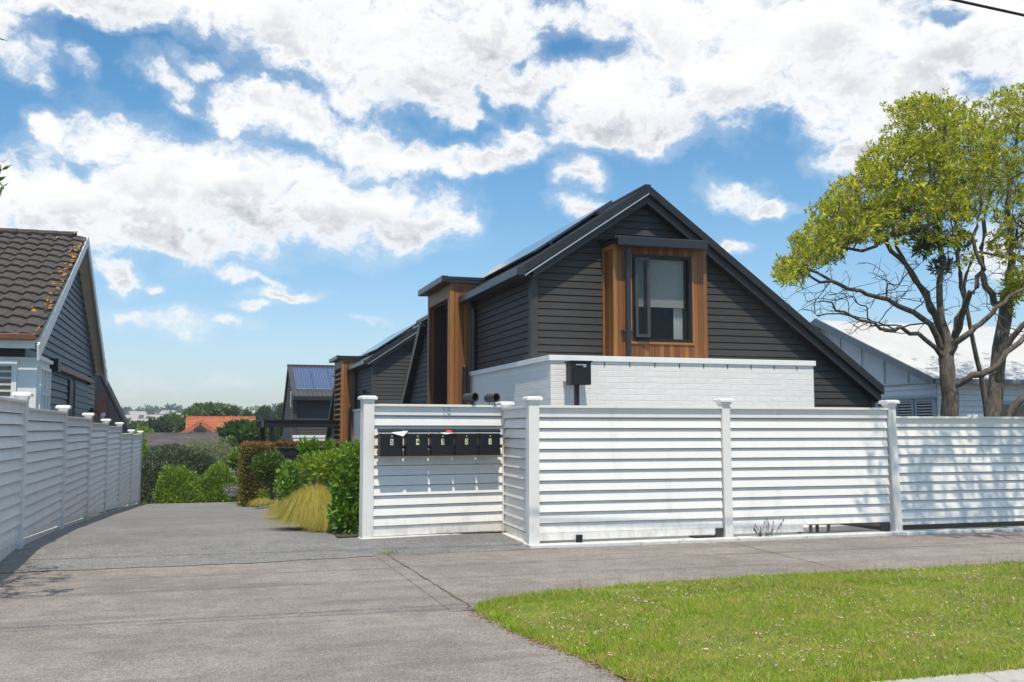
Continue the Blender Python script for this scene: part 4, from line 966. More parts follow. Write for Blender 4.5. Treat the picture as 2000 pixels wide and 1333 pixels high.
mb.build('slat_panel', blackmetal, t); MB().box((2.0, 31.96, .90), (5.2, 32.08, .95)).build('rail', chartrim, t)
for x in (2.02, 3.0, 4.1):
    p_ = MB().box((x, 31.93, -.6), (x + .13, 32.05, 1.0)).build('post', blackmetal, t); MB().box((x - .04, 31.9, 1.0), (x + .17, 32.09, 1.04)).build('cap', chartrim, p_)
mb = MB(); mb.tube([(3.02 + .1 * math.cos(a), 31.9, .80 + .1 * math.sin(a)) for a in np.linspace(-2, 1.6, 10)], .018, 6); mb.build('hook', silver, t)

# ---------------------------------------------------------------- left house: brown tiles, slate blue boards
o = thing('tiled_house', 'slate blue weatherboard house with a brown tiled gable roof on the left', 'house', (-5, 25, 0))
XO, XW = -2.7, -3.0; yE, zEv, yR, zRg, yB, zB = 18.73, 3.06, 25.4, 6.02, 31.5, 3.14
def tile_slope(name, ya, za, yb_, zb_, xa, xb, rows, parent):
    d = np.array((0, yb_ - ya, zb_ - za)); nrm = np.cross((1, 0, 0), d) if yb_ > ya else np.cross(d, (1, 0, 0)); nrm = nrm / np.linalg.norm(nrm)
    tw = .30; nxs = int((xb - xa) / tw * 8); V = []; F = []
    X = np.linspace(xa, xb, nxs + 1)
    for r in range(rows):
        sag = rnd.uniform(-.004, .004)
        prof = [(r / rows, -.012), (r / rows, .045), ((r + .15) / rows, .05), ((r + 1.06) / rows, .0)]
        base_i = len(V)
        for (t, h) in prof:
            for x in X:
                ph = ((x + (r % 2) * .0) / tw) * 2 * math.pi
                wv = .020 * math.sin(ph) + .010 * math.sin(2 * ph + .6); hh = h + (wv if h > -.01 else -.01) + sag
                V.append(np.array((x, ya, za)) + d * t + nrm * hh)
        m = nxs + 1
        for j in range(3):
            for i in range(nxs): F.append((base_i + j * m + i, base_i + j * m + i + 1, base_i + (j + 1) * m + i + 1, base_i + (j + 1) * m + i))
    return link(name, V, F, browntile, parent)
rt = tile_slope('roof', yE - .05, zEv + .02, yR, zRg, -13, XO, 15, o)
tile_slope('roof', yB + .05, zB - .02, yR, zRg, -13, XO, 13, o)
rb = MB(); rb.prism([(-13, yE, zEv - .03), (-13, yR, zRg - .03), (-13, yB, zB - .03), (-13, yB, zB - .09), (-13, yR, zRg - .09), (-13, yE, zEv - .09)], (13 + XO - .01, 0, 0)); rb.build('soffit', soffit, o)
rc = MB()
for x in np.arange(-13.02, XO - .35, .42): rc.tube([(x, yR, zRg + .03), (x + .41, yR, zRg + .04)], .085, 10)
rc.build('ridge_tiles', browntile, rt)
lc = MB()
for i in range(80):
    tt = rnd.random() ** .8; y = yE + (yR - yE) * tt; x = XO - abs(rnd.gauss(0, .10)) - (.02 if tt < .9 else 0); 
    if tt > .93: x = XO - abs(rnd.gauss(0, .5))
    z = zEv + (zRg - zEv) * tt + .09 + (.03 if tt > .97 else 0); r = rnd.uniform(.015, .045)
    lc.add([(x + r * math.cos(a), y + r * math.sin(a), z + r * math.sin(a) * .44 + rnd.uniform(-.015, .02)) for a in np.linspace(0, 6.28, 8)[:-1]], [tuple(range(7))])
tag(lc.build('lichen', lichen, rt), kind='stuff')
w = MB(); ZT = lambda y: (zEv + (zRg - zEv) * (y - yE) / (yR - yE)) if y < yR else (zB + (zRg - zB) * (yB - y) / (yB - yR))
boards(w, (XW, 0, 0), (0, 1, 0), (1, 0, 0), [(yE + .35, -.5), (yB - .3, -.5), (yB - .3, ZT(yB - .3) - .1), (yR, zRg - .12), (yE + .35, ZT(yE + .35) - .1)], .155, .03, z0=0)
w.build('wall', slate, o)
bb = MB()
bb.prism([(XO - .02, yE - .12, zEv - .14), (XO - .02, yR, zRg + .03), (XO - .02, yR, zRg - .20), (XO - .02, yE - .05, zEv - .40)][::-1], (.035, 0, 0))
bb.build('barge_board', whitetrim, o); bb = MB()
bb.prism([(XO - .02, yB + .12, zB - .14), (XO - .02, yR, zRg + .03), (XO - .02, yR, zRg - .20), (XO - .02, yB + .05, zB - .36)], (.035, 0, 0))
bb.build('barge_board', whitetrim, o)
# white window bay under the front eave
by = MB(); by.box((-13, 18.95, -.2), (-2.75, 20.4, 2.73)); by.build('window_bay', whitetrim, o)
MB().box((-13, 18.97, 2.731), (-2.95, 19.3, 2.98)).build('eave_shadow_strip', blackmetal, o)  # black strip stands for the shade under the front eave
MB().box((-13, yE - .08, zEv - .20), (XO - .06, yE - .04, zEv - .05)).build('fascia', whitetrim, o)
MB().box((-13, yE - .2, zEv - .06), (XO - .04, yE - .08, zEv + .04)).build('gutter', rust, o, bevel=.01)
fr = MB(); xa, xb = -5.6, -3.14; za, zb2 = 1.55, 2.60
for (a, b) in (((xa - .08, 18.9, za - .08), (xb + .08, 18.95, za)), ((xa - .08, 18.9, zb2), (xb + .08, 18.95, zb2 + .08)), ((xa - .08, 18.9, za), (xa, 18.95, zb2)), ((xb, 18.9, za), (xb + .08, 18.95, zb2))): fr.box(a, b)
win = fr.build('front_window', whitetrim, o); MB().box((xa, 18.935, za), (xb, 18.948, zb2)).build('pane', dimglass, win)
lv = MB()
for z in np.arange(za + .03, zb2, .11): lv.box((xa, 18.915, z), (xb, 18.93, z + .035))
lv.build('shutter_slats', louvre, win)
fr = MB(); ya, yc = 19.15, 20.25
for (a, b) in (((-2.75, ya - .06, 1.5), (-2.70, ya, 2.6)), ((-2.75, yc, 1.5), (-2.70, yc + .06, 2.6)), ((-2.75, ya, 2.54), (-2.70, yc, 2.6)), ((-2.75, ya, 2.1), (-2.715, yc, 2.13)), ((-2.75, 19.45, 1.5), (-2.71, 19.5, 2.54)), ((-2.75, 19.9, 1.5), (-2.71, 19.95, 2.54))): fr.box(a, b)
sw = fr.build('side_window', whitetrim, o); MB().box((-2.749, ya, 1.5), (-2.74, yc, 2.54)).build('pane', mat('painted_reflection_pane', (.42, .5, .56), .15, spec=.8), sw)  # pale blue base colour paints the reflection in the pane
MB().box((-2.76, 18.93, 2.7), (-2.70, 20.5, 2.76)).build('bay_cornice', whitetrim, o)
d = MB(); d.box((-2.98, 25.9, .6), (-2.93, 28.9, 2.66)); boards(d, (-2.925, 0, 0), (0, 1, 0), (1, 0, 0), [(25.95, .6), (28.9, .6), (28.9, 2.6), (25.95, 2.6)], .155, .02, z0=0); d.build('sliding_door', slate, o)
MB().box((-2.97, 25.15, .6), (-2.94, 25.9, 2.62)).build('door_opening', blackmetal, o)
MB().beam((-2.88, 22.2, 2.78), (-2.88, 28.9, 2.78), .07, .12).build('door_rail', rust, o)
MB().box((-2.97, 22.1, 2.66), (-2.82, 22.5, 2.92)).build('rail_stop', blackmetal, o); MB().box((-2.97, 28.8, 2.66), (-2.85, 29.0, 2.9)).build('rail_stop', blackmetal, o)
l = MB(); l.tube([(-2.98, 30.2, 2.0), (-2.8, 30.2, 2.0), (-2.72, 30.25, 1.85)], .02, 8); l.box((-3.0, 30.1, 1.92), (-2.9, 30.3, 2.08)); l.build('outdoor_lamp', blackmetal, o)
l = MB(); l.tube([(-2.72, 30.25, 1.9), (-2.7, 30.28, 1.86), (-2.66, 30.3, 1.84)], [.05, .11, .12], 12); l.build('lamp_shade', whitetrim, o)

# navy gable building behind it
o = thing('navy_building', 'dark navy steep-roofed building behind the tiled house with a brown door', 'building', (-5, 38, -1))
yy = 38.0
Pg = [(-9, yy, -2), (-2.42, yy, -2), (-2.42, yy, 1.2), (-3.62, yy, 3.6), (-5.5, yy, 5.3), (-9, yy, 2)]
mb = MB(); mb.prism(Pg[::-1], (0, 1.6, 0)); mb.build('wall', navy, o)
rf = MB(); rf.beam((-2.1, yy + 4, .55), (-5.6, yy + 4, 5.35), 8.3, .07, up=(0, 0, 1)) if False else rf.prism([(-2.40, yy - .06, 1.17), (-3.60, yy - .06, 3.62), (-5.5, yy - .06, 5.32), (-5.5, yy - .06, 5.42), (-3.55, yy - .06, 3.68), (-2.34, yy - .06, 1.2)], (0, 1.7, 0))
rf.build('roof', navy, o); MB().box((-3.62, yy - .06, .9), (-3.2, yy - .001, 2.75)).build('door', brownwood, o)

# ---------------------------------------------------------------- white house on the right
o = thing('white_house', 'white weatherboard house with a pale iron roof behind the low fence', 'house', (24, 25, 0))
XG = 18.0; yF, zF, yRg, zRg2 = 21.55, 2.80, 26.55, 4.82
w = MB()
w.add([(XG + .3, yF + .25, 2.72), (XG + .3, yF + .25, 2.72)], [])
g = MB(); Pl = [(XG + .35, yF + .3, -.3), (XG + .35, 31.4, -.3), (XG + .35, 31.4, 2.75), (XG + .35, yRg, zRg2 - .1), (XG + .35, yF + .3, zF - .02)]
g.prism(Pl, (.02, 0, 0)); 
boards(g, (XG + .35, 0, 0), (0, 1, 0), (-1, 0, 0), [(yF + .3, -.3), (31.4, -.3), (31.4, 2.72), (yF + .3, 2.72)], .15, .02, z0=0)
boards(g, (0, yF + .3, 0), (1, 0, 0), (0, -1, 0), [(XG + .35, -.3), (32, -.3), (32, 2.72), (XG + .35, 2.72)], .15, .02, z0=0); g.build('wall', whiteweather, o)
bt = MB()
for y in (22.9, 23.9, 24.9, 25.9): 
    zt_ = zF + (zRg2 - zF) * (y - yF) / (yRg - yF) - .12; bt.box((XG + .31, y, 2.72), (XG + .335, y + .03, zt_))
bt.box((XG + .30, yF + .28, 2.70), (XG + .35, 31.4, 2.745)); bt.build('gable_batten', louvre, o)
rf = MB(); nb = 150
Xs = np.linspace(XG - .05, 32, 420); Vr = []
for (y, z) in ((yF, zF), (yRg, zRg2), (31.5, 2.8)):
    for i, x in enumerate(Xs): Vr.append((x, y, z + .014 * math.sin(x * 2 * math.pi / .12)))
m_ = len(Xs); rf.add(Vr, [(j * m_ + i, j * m_ + i + 1, (j + 1) * m_ + i + 1, (j + 1) * m_ + i) for j in range(2) for i in range(m_ - 1)]); rf.build('roof', lightroof, o, smooth=True)
bb = MB(); bb.prism([(XG - .1, yF - .05, zF + .03), (XG - .1, yRg, zRg2 + .06), (XG - .1, yRg, zRg2 - .16), (XG - .1, yF - .05, zF - .17)], (.05, 0, 0)); bb.prism([(XG - .1, 31.55, 2.85), (XG - .1, yRg, zRg2 + .06), (XG - .1, yRg, zRg2 - .16), (XG - .1, 31.55, 2.65)][::-1], (.05, 0, 0)); bb.build('barge_board', bluetrim, o)
MB().box((XG, yF - .12, zF - .13), (32, yF, zF - .01)).build('gutter', bluetrim, o); MB().box((XG + .02, yF, zF - .06), (32, yF + .3, zF - .04)).build('soffit', whitetrim, o)
MB().prism([(19.05, yF - .02, zF + .04), (19.25, yF - .02, zF + .04), (18.95, 24.5, zF + 1.23), (18.8, 24.5, zF + 1.23)], (0, 0, .015)).build('roof_stain', bluetrim, o) if False else None
for (ya, yc) in ((21.95, 22.55), (22.75, 23.35), (23.55, 24.15)):
    f = MB(); z0, z1 = 1.35, 2.22
    for (a, b) in (((XG + .27, ya - .07, z0), (XG + .33, ya, z1)), ((XG + .27, yc, z0), (XG + .33, yc + .07, z1)), ((XG + .27, ya - .07, z1), (XG + .33, yc + .07, z1 + .08))): f.box(a, b)
    wn = f.build('window', bluewin, o); MB().box((XG + .315, ya, z0), (XG + .33, yc, z1)).build('pane', dimglass, wn)
    lv = MB()
    for z in np.arange(z0, z1, .075): lv.box((XG + .295, ya, z), (XG + .312, yc, z + .03))
    lv.build('louvres', louvre, wn)
MB().box((XG + .24, 21.8, 2.30), (XG + .35, 24.4, 2.36)).build('window_head', bluewin, o)
f = MB(); f.box((20.0, yF + .24, 1.2), (20.06, yF + .3, 2.15)); f.box((21.9, yF + .24, 1.2), (21.96, yF + .3, 2.15)); f.box((20.0, yF + .24, 2.15), (21.96, yF + .3, 2.22)); wn = f.build('window', bluewin, o); MB().box((20.06, yF + .27, 1.2), (21.9, yF + .29, 2.15)).build('pane', dimglass, wn)

# ---------------------------------------------------------------- overhead cables
def cable_run(label, a, b, sag, r=.011):
    a = np.array(a, float); b = np.array(b, float); P = []
    for t in np.linspace(0, 1, 40): P.append(a + (b - a) * t - np.array((0, 0, sag * 4 * t * (1 - t))))
    tag(MB().tube(P, r, 6).build('overhead_cable', cable), label, 'cable', 'overhead cables')
p1, p2 = atY(1862, 0, 9.0), atY(2003, 31, 9.0); dd = p2 - p1
cable_run('black overhead cable crossing the top right corner of the sky', p1 - dd * 14, p1 + dd * 25, 0.0, .016)
for (h, ys_, r) in ((7.6, 11.02, .013), (7.9, 10.1, .011), (7.4, 8.6, .014), (8.3, 8.45, .009)):
    y = ys_ - h / math.tan(R(SUN_EL)) * math.cos(R(SUN_OFF)); cable_run('black overhead cable above the footpath, seen by its thin shadow', (-40, y + .3, h), (50, y - .2, h), .35, r)

# ---------------------------------------------------------------- vegetation
def leaf_quads(P, D, U, L, W):
    """diamond leaves: base P, direction D, side U (unit), length L, width W"""
    n = len(P); L = L[:, None]; W = W[:, None]
    nrm = np.cross(D, U)
    v = np.stack([P, P + D * L * .45 + U * W * .5 + nrm * W * .12, P + D * L, P + D * L * .45 - U * W * .5 + nrm * W * .12], 1).reshape(-1, 3)
    return v, np.arange(n * 4).reshape(-1, 4)
def unit(a): return a / np.maximum(np.linalg.norm(a, axis=-1, keepdims=True), 1e-9)
def rosettes(tips, dirs, k, L0, L1, wr, up=.5, spread=1.0, jitter=.02):
    n = len(tips); P = np.repeat(tips, k, 0) + rng.normal(0, jitter, (n * k, 3)); B = np.repeat(dirs, k, 0)
    D = unit(B * .5 + rng.normal(0, spread * .6, (n * k, 3)) + np.array((0, 0, up * .6)))
    U = unit(np.cross(D, rng.normal(0, 1, (n * k, 3)) * .5 + np.array((0, 0, 1.0))))
    L = rng.uniform(L0, L1, n * k)
    return leaf_quads(P, D, U, L, L * wr)
def ell_cloud(c, r, n, L0, L1, wr, shell=.55, up=.4, bumps=.18, seed=0, flatbottom=True):
    """leaf positions in a lumpy ellipsoid, denser to the outside"""
    g = np.random.default_rng(seed + 5); d = unit(g.normal(0, 1, (n, 3))); rad = shell + (1 - shell) * g.random(n) ** .6
    ks = g.normal(0, 3.2, (7, 3)); ph = g.uniform(0, 6.28, 7); b = sum(np.sin(d @ ks[i] + ph[i]) for i in range(7)) / 7
    rad = rad * (1 + bumps * 2 * b)
    P = np.array(c) + d * rad[:, None] * np.array(r)
    if flatbottom: P[:, 2] = np.maximum(P[:, 2], c[2] - r[2] * .95 + g.random(n) * .05)
    D = unit(d * .6 + g.normal(0, .55, (n, 3)) + np.array((0, 0, up))); U = unit(np.cross(D, g.normal(0, .6, (n, 3)) + np.array((0, 0, 1.))))
    L = g.uniform(L0, L1, n); return leaf_quads(P, D, U, L, L * wr)
def merge(parts):
    V = []; F = []; o = 0
    for v, f in parts: V.append(v); F.append(f + o); o += len(v)
    return np.concatenate(V), np.concatenate(F)
def shrub(name, label, base, clouds, material, stems=6, cat='shrub', group=None, stemr=.012, partname='foliage'):
    t = thing(name, label, cat, tuple(base), group); v, f = merge(clouds)
    link(partname, v, f, material, t)
    s = MB(); base = np.array(base, float); ctr = v.mean(0)
    for i in range(stems):
        tip = v[rnd.randrange(len(v))]; tip = base + (tip - base) * .8
        mid = base + (tip - base) * .5 + np.array((rnd.gauss(0, .03), rnd.gauss(0, .03), .05)); s.tube([base + np.array((rnd.gauss(0, .03), rnd.gauss(0, .03), -.05)), mid, tip], [stemr, stemr * .7, stemr * .3], 5)
    s.build('stem', twigm, t); return t

class Tree:
    def __init__(s): s.p = []; s.par = []; s.minr = []; s.tipdir = {}
    def node(s, p, par, r=0.0): s.p.append(np.array(p, float)); s.par.append(par); s.minr.append(r); return len(s.p) - 1
    def limb(s, pts, par=None, r0=.1, r1=.03, sub=4, wob=.03):
        idx = par; P = [np.array(q, float) for q in pts]; out = []
        if par is not None: P = [s.p[par]] + P
        else: idx = s.node(P[0], -1, r0); out.append(idx)
        n = len(P) - 1; tot = n * sub
        for i in range(n):
            p0 = P[max(i - 1, 0)]; p1 = P[i]; p2 = P[i + 1]; p3 = P[min(i + 2, n)]
            for k in range(1, sub + 1):
                t = k / sub; q = .5 * ((2 * p1) + (-p0 + p2) * t + (2 * p0 - 5 * p1 + 4 * p2 - p3) * t * t + (-p0 + 3 * p1 - 3 * p2 + p3) * t ** 3)
                q = q + np.array([rnd.gauss(0, wob) for _ in range(3)]); f = (i * sub + k) / tot
                idx = s.node(q, idx, r0 + (r1 - r0) * f); out.append(idx)
        return out
    def grow(s, targets, seg=.35, wob=.05, lift=0.0):
        A = np.array(s.p); root = A[0]; targets = sorted(targets, key=lambda q: np.linalg.norm(np.array(q) - root) * rnd.uniform(.8, 1.1)); tips = []
        buf = np.zeros((len(A) + len(targets) * 10, 3)); buf[:len(A)] = A; cnt = len(A); pen = np.zeros(len(buf)); 
        for tg in targets:
            tg = np.array(tg, float); d = np.linalg.norm(buf[:cnt] - tg, axis=1)
            back = (buf[:cnt] - root) @ unit(tg - root); far = np.maximum(0, back - (tg - root) @ unit(tg - root)) * 1.5
            j = int(np.argmin(d + far)); L = d[j]; k = max(2, min(12, int(L / seg) + 1)); a = buf[j].copy(); prev = j
            pj = s.par[j]; inc = unit(a - s.p[pj]) if pj >= 0 else np.array((0, 0, 1.))
            c = a + inc * L * .35
            for i in range(1, k + 1):
                t = i / k; q = (1 - t) ** 2 * a + 2 * t * (1 - t) * c + t * t * tg
                if i < k: q = q + np.array([rnd.gauss(0, wob) for _ in range(3)])
                prev = s.node(q, prev); 
                if cnt < len(buf): buf[cnt] = q; cnt += 1
            tips.append(prev)
        return tips
    def radii(s, tip=.006, ex=2.35):
        n = len(s.p); acc = np.zeros(n); ch = [0] * n
        for i in range(n - 1, -1, -1):
            r = max(acc[i] ** (1 / ex) if acc[i] > 0 else tip, s.minr[i] * 1.0); s_r = r
            if s.minr[i] > 0: s_r = max(s.minr[i], 0) if acc[i] ** (1 / ex) < s.minr[i] else min(acc[i] ** (1 / ex), s.minr[i] * 1.15)
            acc[i] = s_r ** ex; 
            if s.par[i] >= 0: acc[s.par[i]] += acc[i]
        return acc ** (1 / ex)
    def mesh(s, tip=.005, ex=2.35):
        R_ = s.radii(tip, ex); n = len(s.p); kids = [[] for _ in range(n)]
        for i in range(n):
            if s.par[i] >= 0: kids[s.par[i]].append(i)
        main = {}
        for i in range(n):
            if kids[i]: main[i] = max(kids[i], key=lambda q: R_[q])
        mb = MB(); starts = [(i, -1) for i in range(n) if s.par[i] < 0] + [(q, i) for i in range(n) for q in kids[i] if main.get(i) != q]
        for (st, pa) in starts:
            P = []; rr = []
            if pa >= 0: P.append(s.p[pa]); rr.append(min(R_[pa], R_[st] * 1.25))
            q = st
            while True:
                P.append(s.p[q]); rr.append(R_[q])
                if q not in main: break
                q = main[q]
            rr[-1] *= .5
            if len(P) > 1: mb.tube(P, rr, 10 if max(rr) > .1 else (7 if max(rr) > .03 else 4), cap=False)
        return mb
def pnt(px, py, y): return atY(px, py, y)

# the big tree behind the low fence (two separate trunks = two trees)
def px_targets(regions, y0, ydep, count):
    """random points in pixel polygons (given as circles) spread through depth"""
    out = []
    wts = np.array([r[2] * r[3] * (r[4] if len(r) > 4 else 1) for r in regions], float); wts /= wts.sum()
    for i in rng.choice(len(regions), count, p=wts):
        cx_, cy_, rx_, ry_ = regions[i][:4]; a = rnd.uniform(0, 6.28); q = math.sqrt(rnd.random()); x = cx_ + rx_ * q * math.cos(a); y = cy_ + ry_ * q * math.sin(a)
        out.append(pnt(x, y, y0 + rnd.gauss(0, ydep)))
    return out
T1 = Tree(); Y1 = 17.0
a = T1.limb([pnt(1862, 1000, Y1), pnt(1858, 812, Y1), pnt(1850, 740, Y1), pnt(1850, 690, Y1)], None, .205, .13, 3, .012)
fork = a[-1]
# long low limbs to the left
L1a = T1.limb([pnt(1795, 655, 16.7), pnt(1720, 640, 16.4), pnt(1650, 612, 16.2), pnt(1600, 585, 16.0)], a[-2], .055, .012, 4, .03)
L1b = T1.limb([pnt(1800, 620, 16.9), pnt(1735, 590, 16.6), pnt(1660, 560, 16.3), pnt(1590, 545, 16.2), pnt(1540, 530, 16.1)], fork, .07, .012, 4, .03)
L1c = T1.limb([pnt(1815, 590, 17.3), pnt(1770, 520, 17.4), pnt(1715, 460, 17.3), pnt(1660, 430, 17.1), pnt(1610, 420, 17)], fork, .075, .012, 4, .03)
L1d = T1.limb([pnt(1838, 600, 17.0), pnt(1838, 500, 17.1), pnt(1828, 400, 17.2), pnt(1810, 310, 17.2), pnt(1800, 250, 17.2)], fork, .085, .014, 4, .03)
L1e = T1.limb([pnt(1868, 640, 17.3), pnt(1880, 560, 17.6), pnt(1868, 470, 17.9), pnt(1880, 360, 18.1), pnt(1872, 250, 18)], fork, .075, .016, 4, .03)
L1f = T1.limb([pnt(1880, 660, 16.7), pnt(1930, 620, 16.4), pnt(1975, 580, 16.2), pnt(2040, 540, 16)], a[-1], .075, .025, 4, .03)
L1g = T1.limb([pnt(1800, 560, 18.0), pnt(1750, 480, 18.4), pnt(1740, 380, 18.7)], L1c[2], .07, .02, 4, .04)
L1h = T1.limb([pnt(1895, 580, 16.5), pnt(1915, 530, 16.3), pnt(1905, 450, 16.2), pnt(1925, 360, 16.2)], L1e[2], .07, .02, 4, .04)
crown1 = [(1545, 527, 28, 24, 2.6), (1600, 480, 50, 34, 2.0), (1650, 430, 65, 45, 1.4), (1700, 385, 75, 50), (1770, 330, 90, 60), (1800, 250, 70, 60), (1830, 215, 60, 24), (1720, 450, 95, 24), (1800, 400, 90, 40), (1880, 300, 70, 70), (1875, 400, 60, 40), (1850, 470, 45, 25, .7), (1890, 500, 25, 18, .5)]
tg1 = px_targets(crown1, 17.0, .95, 1600)
tips1 = T1.grow(tg1, .33, .035)
bare1 = px_targets([(1620, 600, 70, 30), (1700, 560, 100, 45), (1780, 540, 80, 60), (1560, 575, 40, 20), (1860, 580, 60, 60), (1700, 640, 60, 22)], 16.8, .6, 300)
T1.grow(bare1, .16, .009)
T2 = Tree(); Y2 = 18.2
b_ = T2.limb([pnt(1942, 1000, Y2), pnt(1940, 812, Y2), pnt(1946, 740, Y2), pnt(1958, 650, Y2), pnt(1966, 590, Y2)], None, .20, .13, 3, .012)
T2.limb([pnt(1925, 560, Y2), pnt(1915, 480, Y2 + .2), pnt(1935, 380, Y2 + .2), pnt(1950, 280, Y2)], b_[-2], .09, .016, 4, .03)
T2.limb([pnt(1975, 500, Y2 + .1), pnt(1968, 400, Y2 + .3), pnt(1985, 300, Y2 + .3), pnt(1990, 220, Y2)], b_[-1], .11, .016, 4, .03)
T2.limb([pnt(2010, 540, Y2), pnt(2070, 470, Y2), pnt(2120, 350, Y2)], b_[-1], .10, .016, 4, .03)
T2.limb([pnt(1895, 640, 17.9), pnt(1884, 560, 17.8), pnt(1900, 500, 17.7)], T2.limb([pnt(1925, 790, 18.1), pnt(1912, 720, 18)], b_[1], .07, .055, 3, .01)[-1], .055, .03, 3, .01)
T2.limb([pnt(1985, 790, 17.9), pnt(2040, 745, 17.6)], b_[2], .11, .06, 3, .01)
T2.limb([pnt(1900, 690, 17.5), pnt(1940, 690, 17.3), pnt(1975, 650, 17.2), pnt(2020, 610, 17)], T2.limb([pnt(1955, 700, 17.9)], b_[5], .09, .08, 2, .01)[-1], .075, .05, 4, .02) if False else T2.limb([pnt(1975, 660, 17.6), pnt(2030, 610, 17.2)], b_[5], .08, .05, 3, .02)
T1.limb([pnt(1900, 735, 16.6), pnt(1940, 722, 16.4), pnt(1975, 680, 16.3), pnt(2030, 640, 16.2)], a[5], .075, .05, 4, .02)
crown2 = [(1950, 230, 75, 45), (1990, 300, 80, 80), (2060, 250, 90, 90), (1930, 330, 50, 60), (1990, 420, 60, 40), (2080, 400, 80, 80), (1985, 560, 22, 40, .8), (1975, 470, 40, 50, 1.2), (2010, 360, 60, 60, 1.3), (2050, 560, 50, 60), (1990, 195, 50, 22, 1.5)]
tg2 = px_targets(crown2, 18.2, .9, 760); tips2 = T2.grow(tg2, .35, .035)
T2.grow(px_targets([(1980, 480, 60, 60), (1990, 620, 50, 40), (1930, 560, 40, 50)], 17.9, .5, 150), .16, .009)
def finish_tree(name, label, T, tips, material, k, L0, L1, nsub, spread, group=None, base=None, dark=None, wr=.34):
    t = thing(name, label, 'tree', tuple(base if base is not None else T.p[0]), group)
    T.mesh().build('trunk', bark, t, smooth=True)
    tp = np.array([T.p[i] for i in tips]); td = unit(np.array([T.p[i] - T.p[T.par[i]] for i in tips]))
    tp = np.repeat(tp, nsub, 0) + rng.normal(0, spread, (len(tp) * nsub, 3)) * np.array((1, 1, .6)); td = np.repeat(td, nsub, 0)
    v, f = rosettes(tp, td, k, L0, L1, wr, up=.55, spread=1.0, jitter=.025)
    link('crown', v, f, material, t); return t
t1 = finish_tree('evergreen_tree', 'spreading yellow-green tree leaning over the charcoal house roof, left trunk of the pair', T1, tips1, lf_gold, 9, .06, .135, 3, .085, 'trees behind the low fence')
t2 = finish_tree('evergreen_tree', 'yellow-green tree at the right edge with a leaning side stem at its base', T2, tips2, lf_gold, 9, .06, .135, 3, .085, 'trees behind the low fence')
# darker inner leaf clumps on the left trunk
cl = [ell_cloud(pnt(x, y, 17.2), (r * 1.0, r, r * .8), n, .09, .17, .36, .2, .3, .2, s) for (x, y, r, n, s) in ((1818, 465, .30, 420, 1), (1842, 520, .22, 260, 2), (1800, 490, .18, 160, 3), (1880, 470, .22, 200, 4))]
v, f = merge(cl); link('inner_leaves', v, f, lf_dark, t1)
v, f = merge([ell_cloud(pnt(x, y, 17.9), (r, r, r * .8), n, .09, .17, .36, .2, .3, .2, s) for (x, y, r, n, s) in ((1990, 550, .35, 400, 5), (1975, 575, .25, 250, 6), (2030, 520, .4, 300, 7))]); link('inner_leaves', v, f, lf_gold, t2)

# street trees standing just outside the frame, seen by their shadow and one leafy branch
T3 = Tree(); bs = np.array((11.6, 7.4, 0))
a3 = T3.limb([bs, bs + (0, 0, 2.2), bs + (-.1, .1, 5.6)], None, .2, .15, 3, .02)
for (q, r) in (((-.9, .8, 8.2), .08), ((.3, .9, 8.6), .07), ((-1.9, 1.0, 8.6), .06), ((1.0, .6, 8.9), .06), ((-1.2, -.2, 9.0), .05), ((-.4, 1.4, 7.8), .06)): T3.limb([bs + np.array(q) * .75 + (0, 0, .3), bs + np.array(q)], a3[-1], r, .02, 3, .06)
tg3 = []
for i in range(420):
    d = unit(rng.normal(0, 1, 3)); q = np.array((10.2, 8.2, 9.0)) + d * np.array((2.3, 1.3, 1.7)) * rnd.random() ** .4
    v = q - np.array((0, 0, CH)); dep = v @ _f
    if dep < .5 or 666.5 - FPX * (v @ _u) / dep < -60 or FPX * (v @ _r) / dep > 1060: tg3.append(q)
tp3 = T3.grow(tg3, .4, .06)
finish_tree('street_tree', 'tall street tree on the grass verge beyond the right edge, casting the dappled shadow', T3, tp3[::2], lf_mid, 6, .10, .2, 2, .14, base=bs)
T4 = Tree(); bs = np.array((-4.6, 7.4, 0)); a4 = T4.limb([bs, bs + (0, 0, 1.8), bs + (.1, .1, 2.6)], None, .13, .1, 3, .02)
for (q, r) in (((2.2, .9, 3.5), .04), ((1.0, 1.8, 3.8), .04), ((-1, .5, 4.2), .05), ((0, -.8, 4.3), .05), ((2.9, 1.15, 3.65), .02)): T4.limb([bs + np.array(q) * .7 + (0, 0, .6), bs + np.array(q)], a4[-1], r, .012, 3, .04)
tg4 = []
for i in range(420):
    q = np.array((-3.1, 8.8, 4.3)) + unit(rng.normal(0, 1, 3)) * np.array((1.9, 1.5, .9)) * rnd.random() ** .4; v = q - np.array((0, 0, CH)); dep = v @ _f
    if dep < .5 or FPX * (v @ _r) / dep < -1030: tg4.append(q)
tip_leaf = [pnt(x, y, 8.5) for (x, y) in ((2, 338), (-8, 352), (0, 352), (-14, 335), (-30, 345), (-4, 362))]
tp4 = T4.grow(tg4 + tip_leaf, .35, .04)
finish_tree('street_tree', 'leafy street tree at the left edge, one sprig of its leaves reaching into the sky', T4, tp4, lf_mid, 6, .06, .11, 2, .05, base=bs)

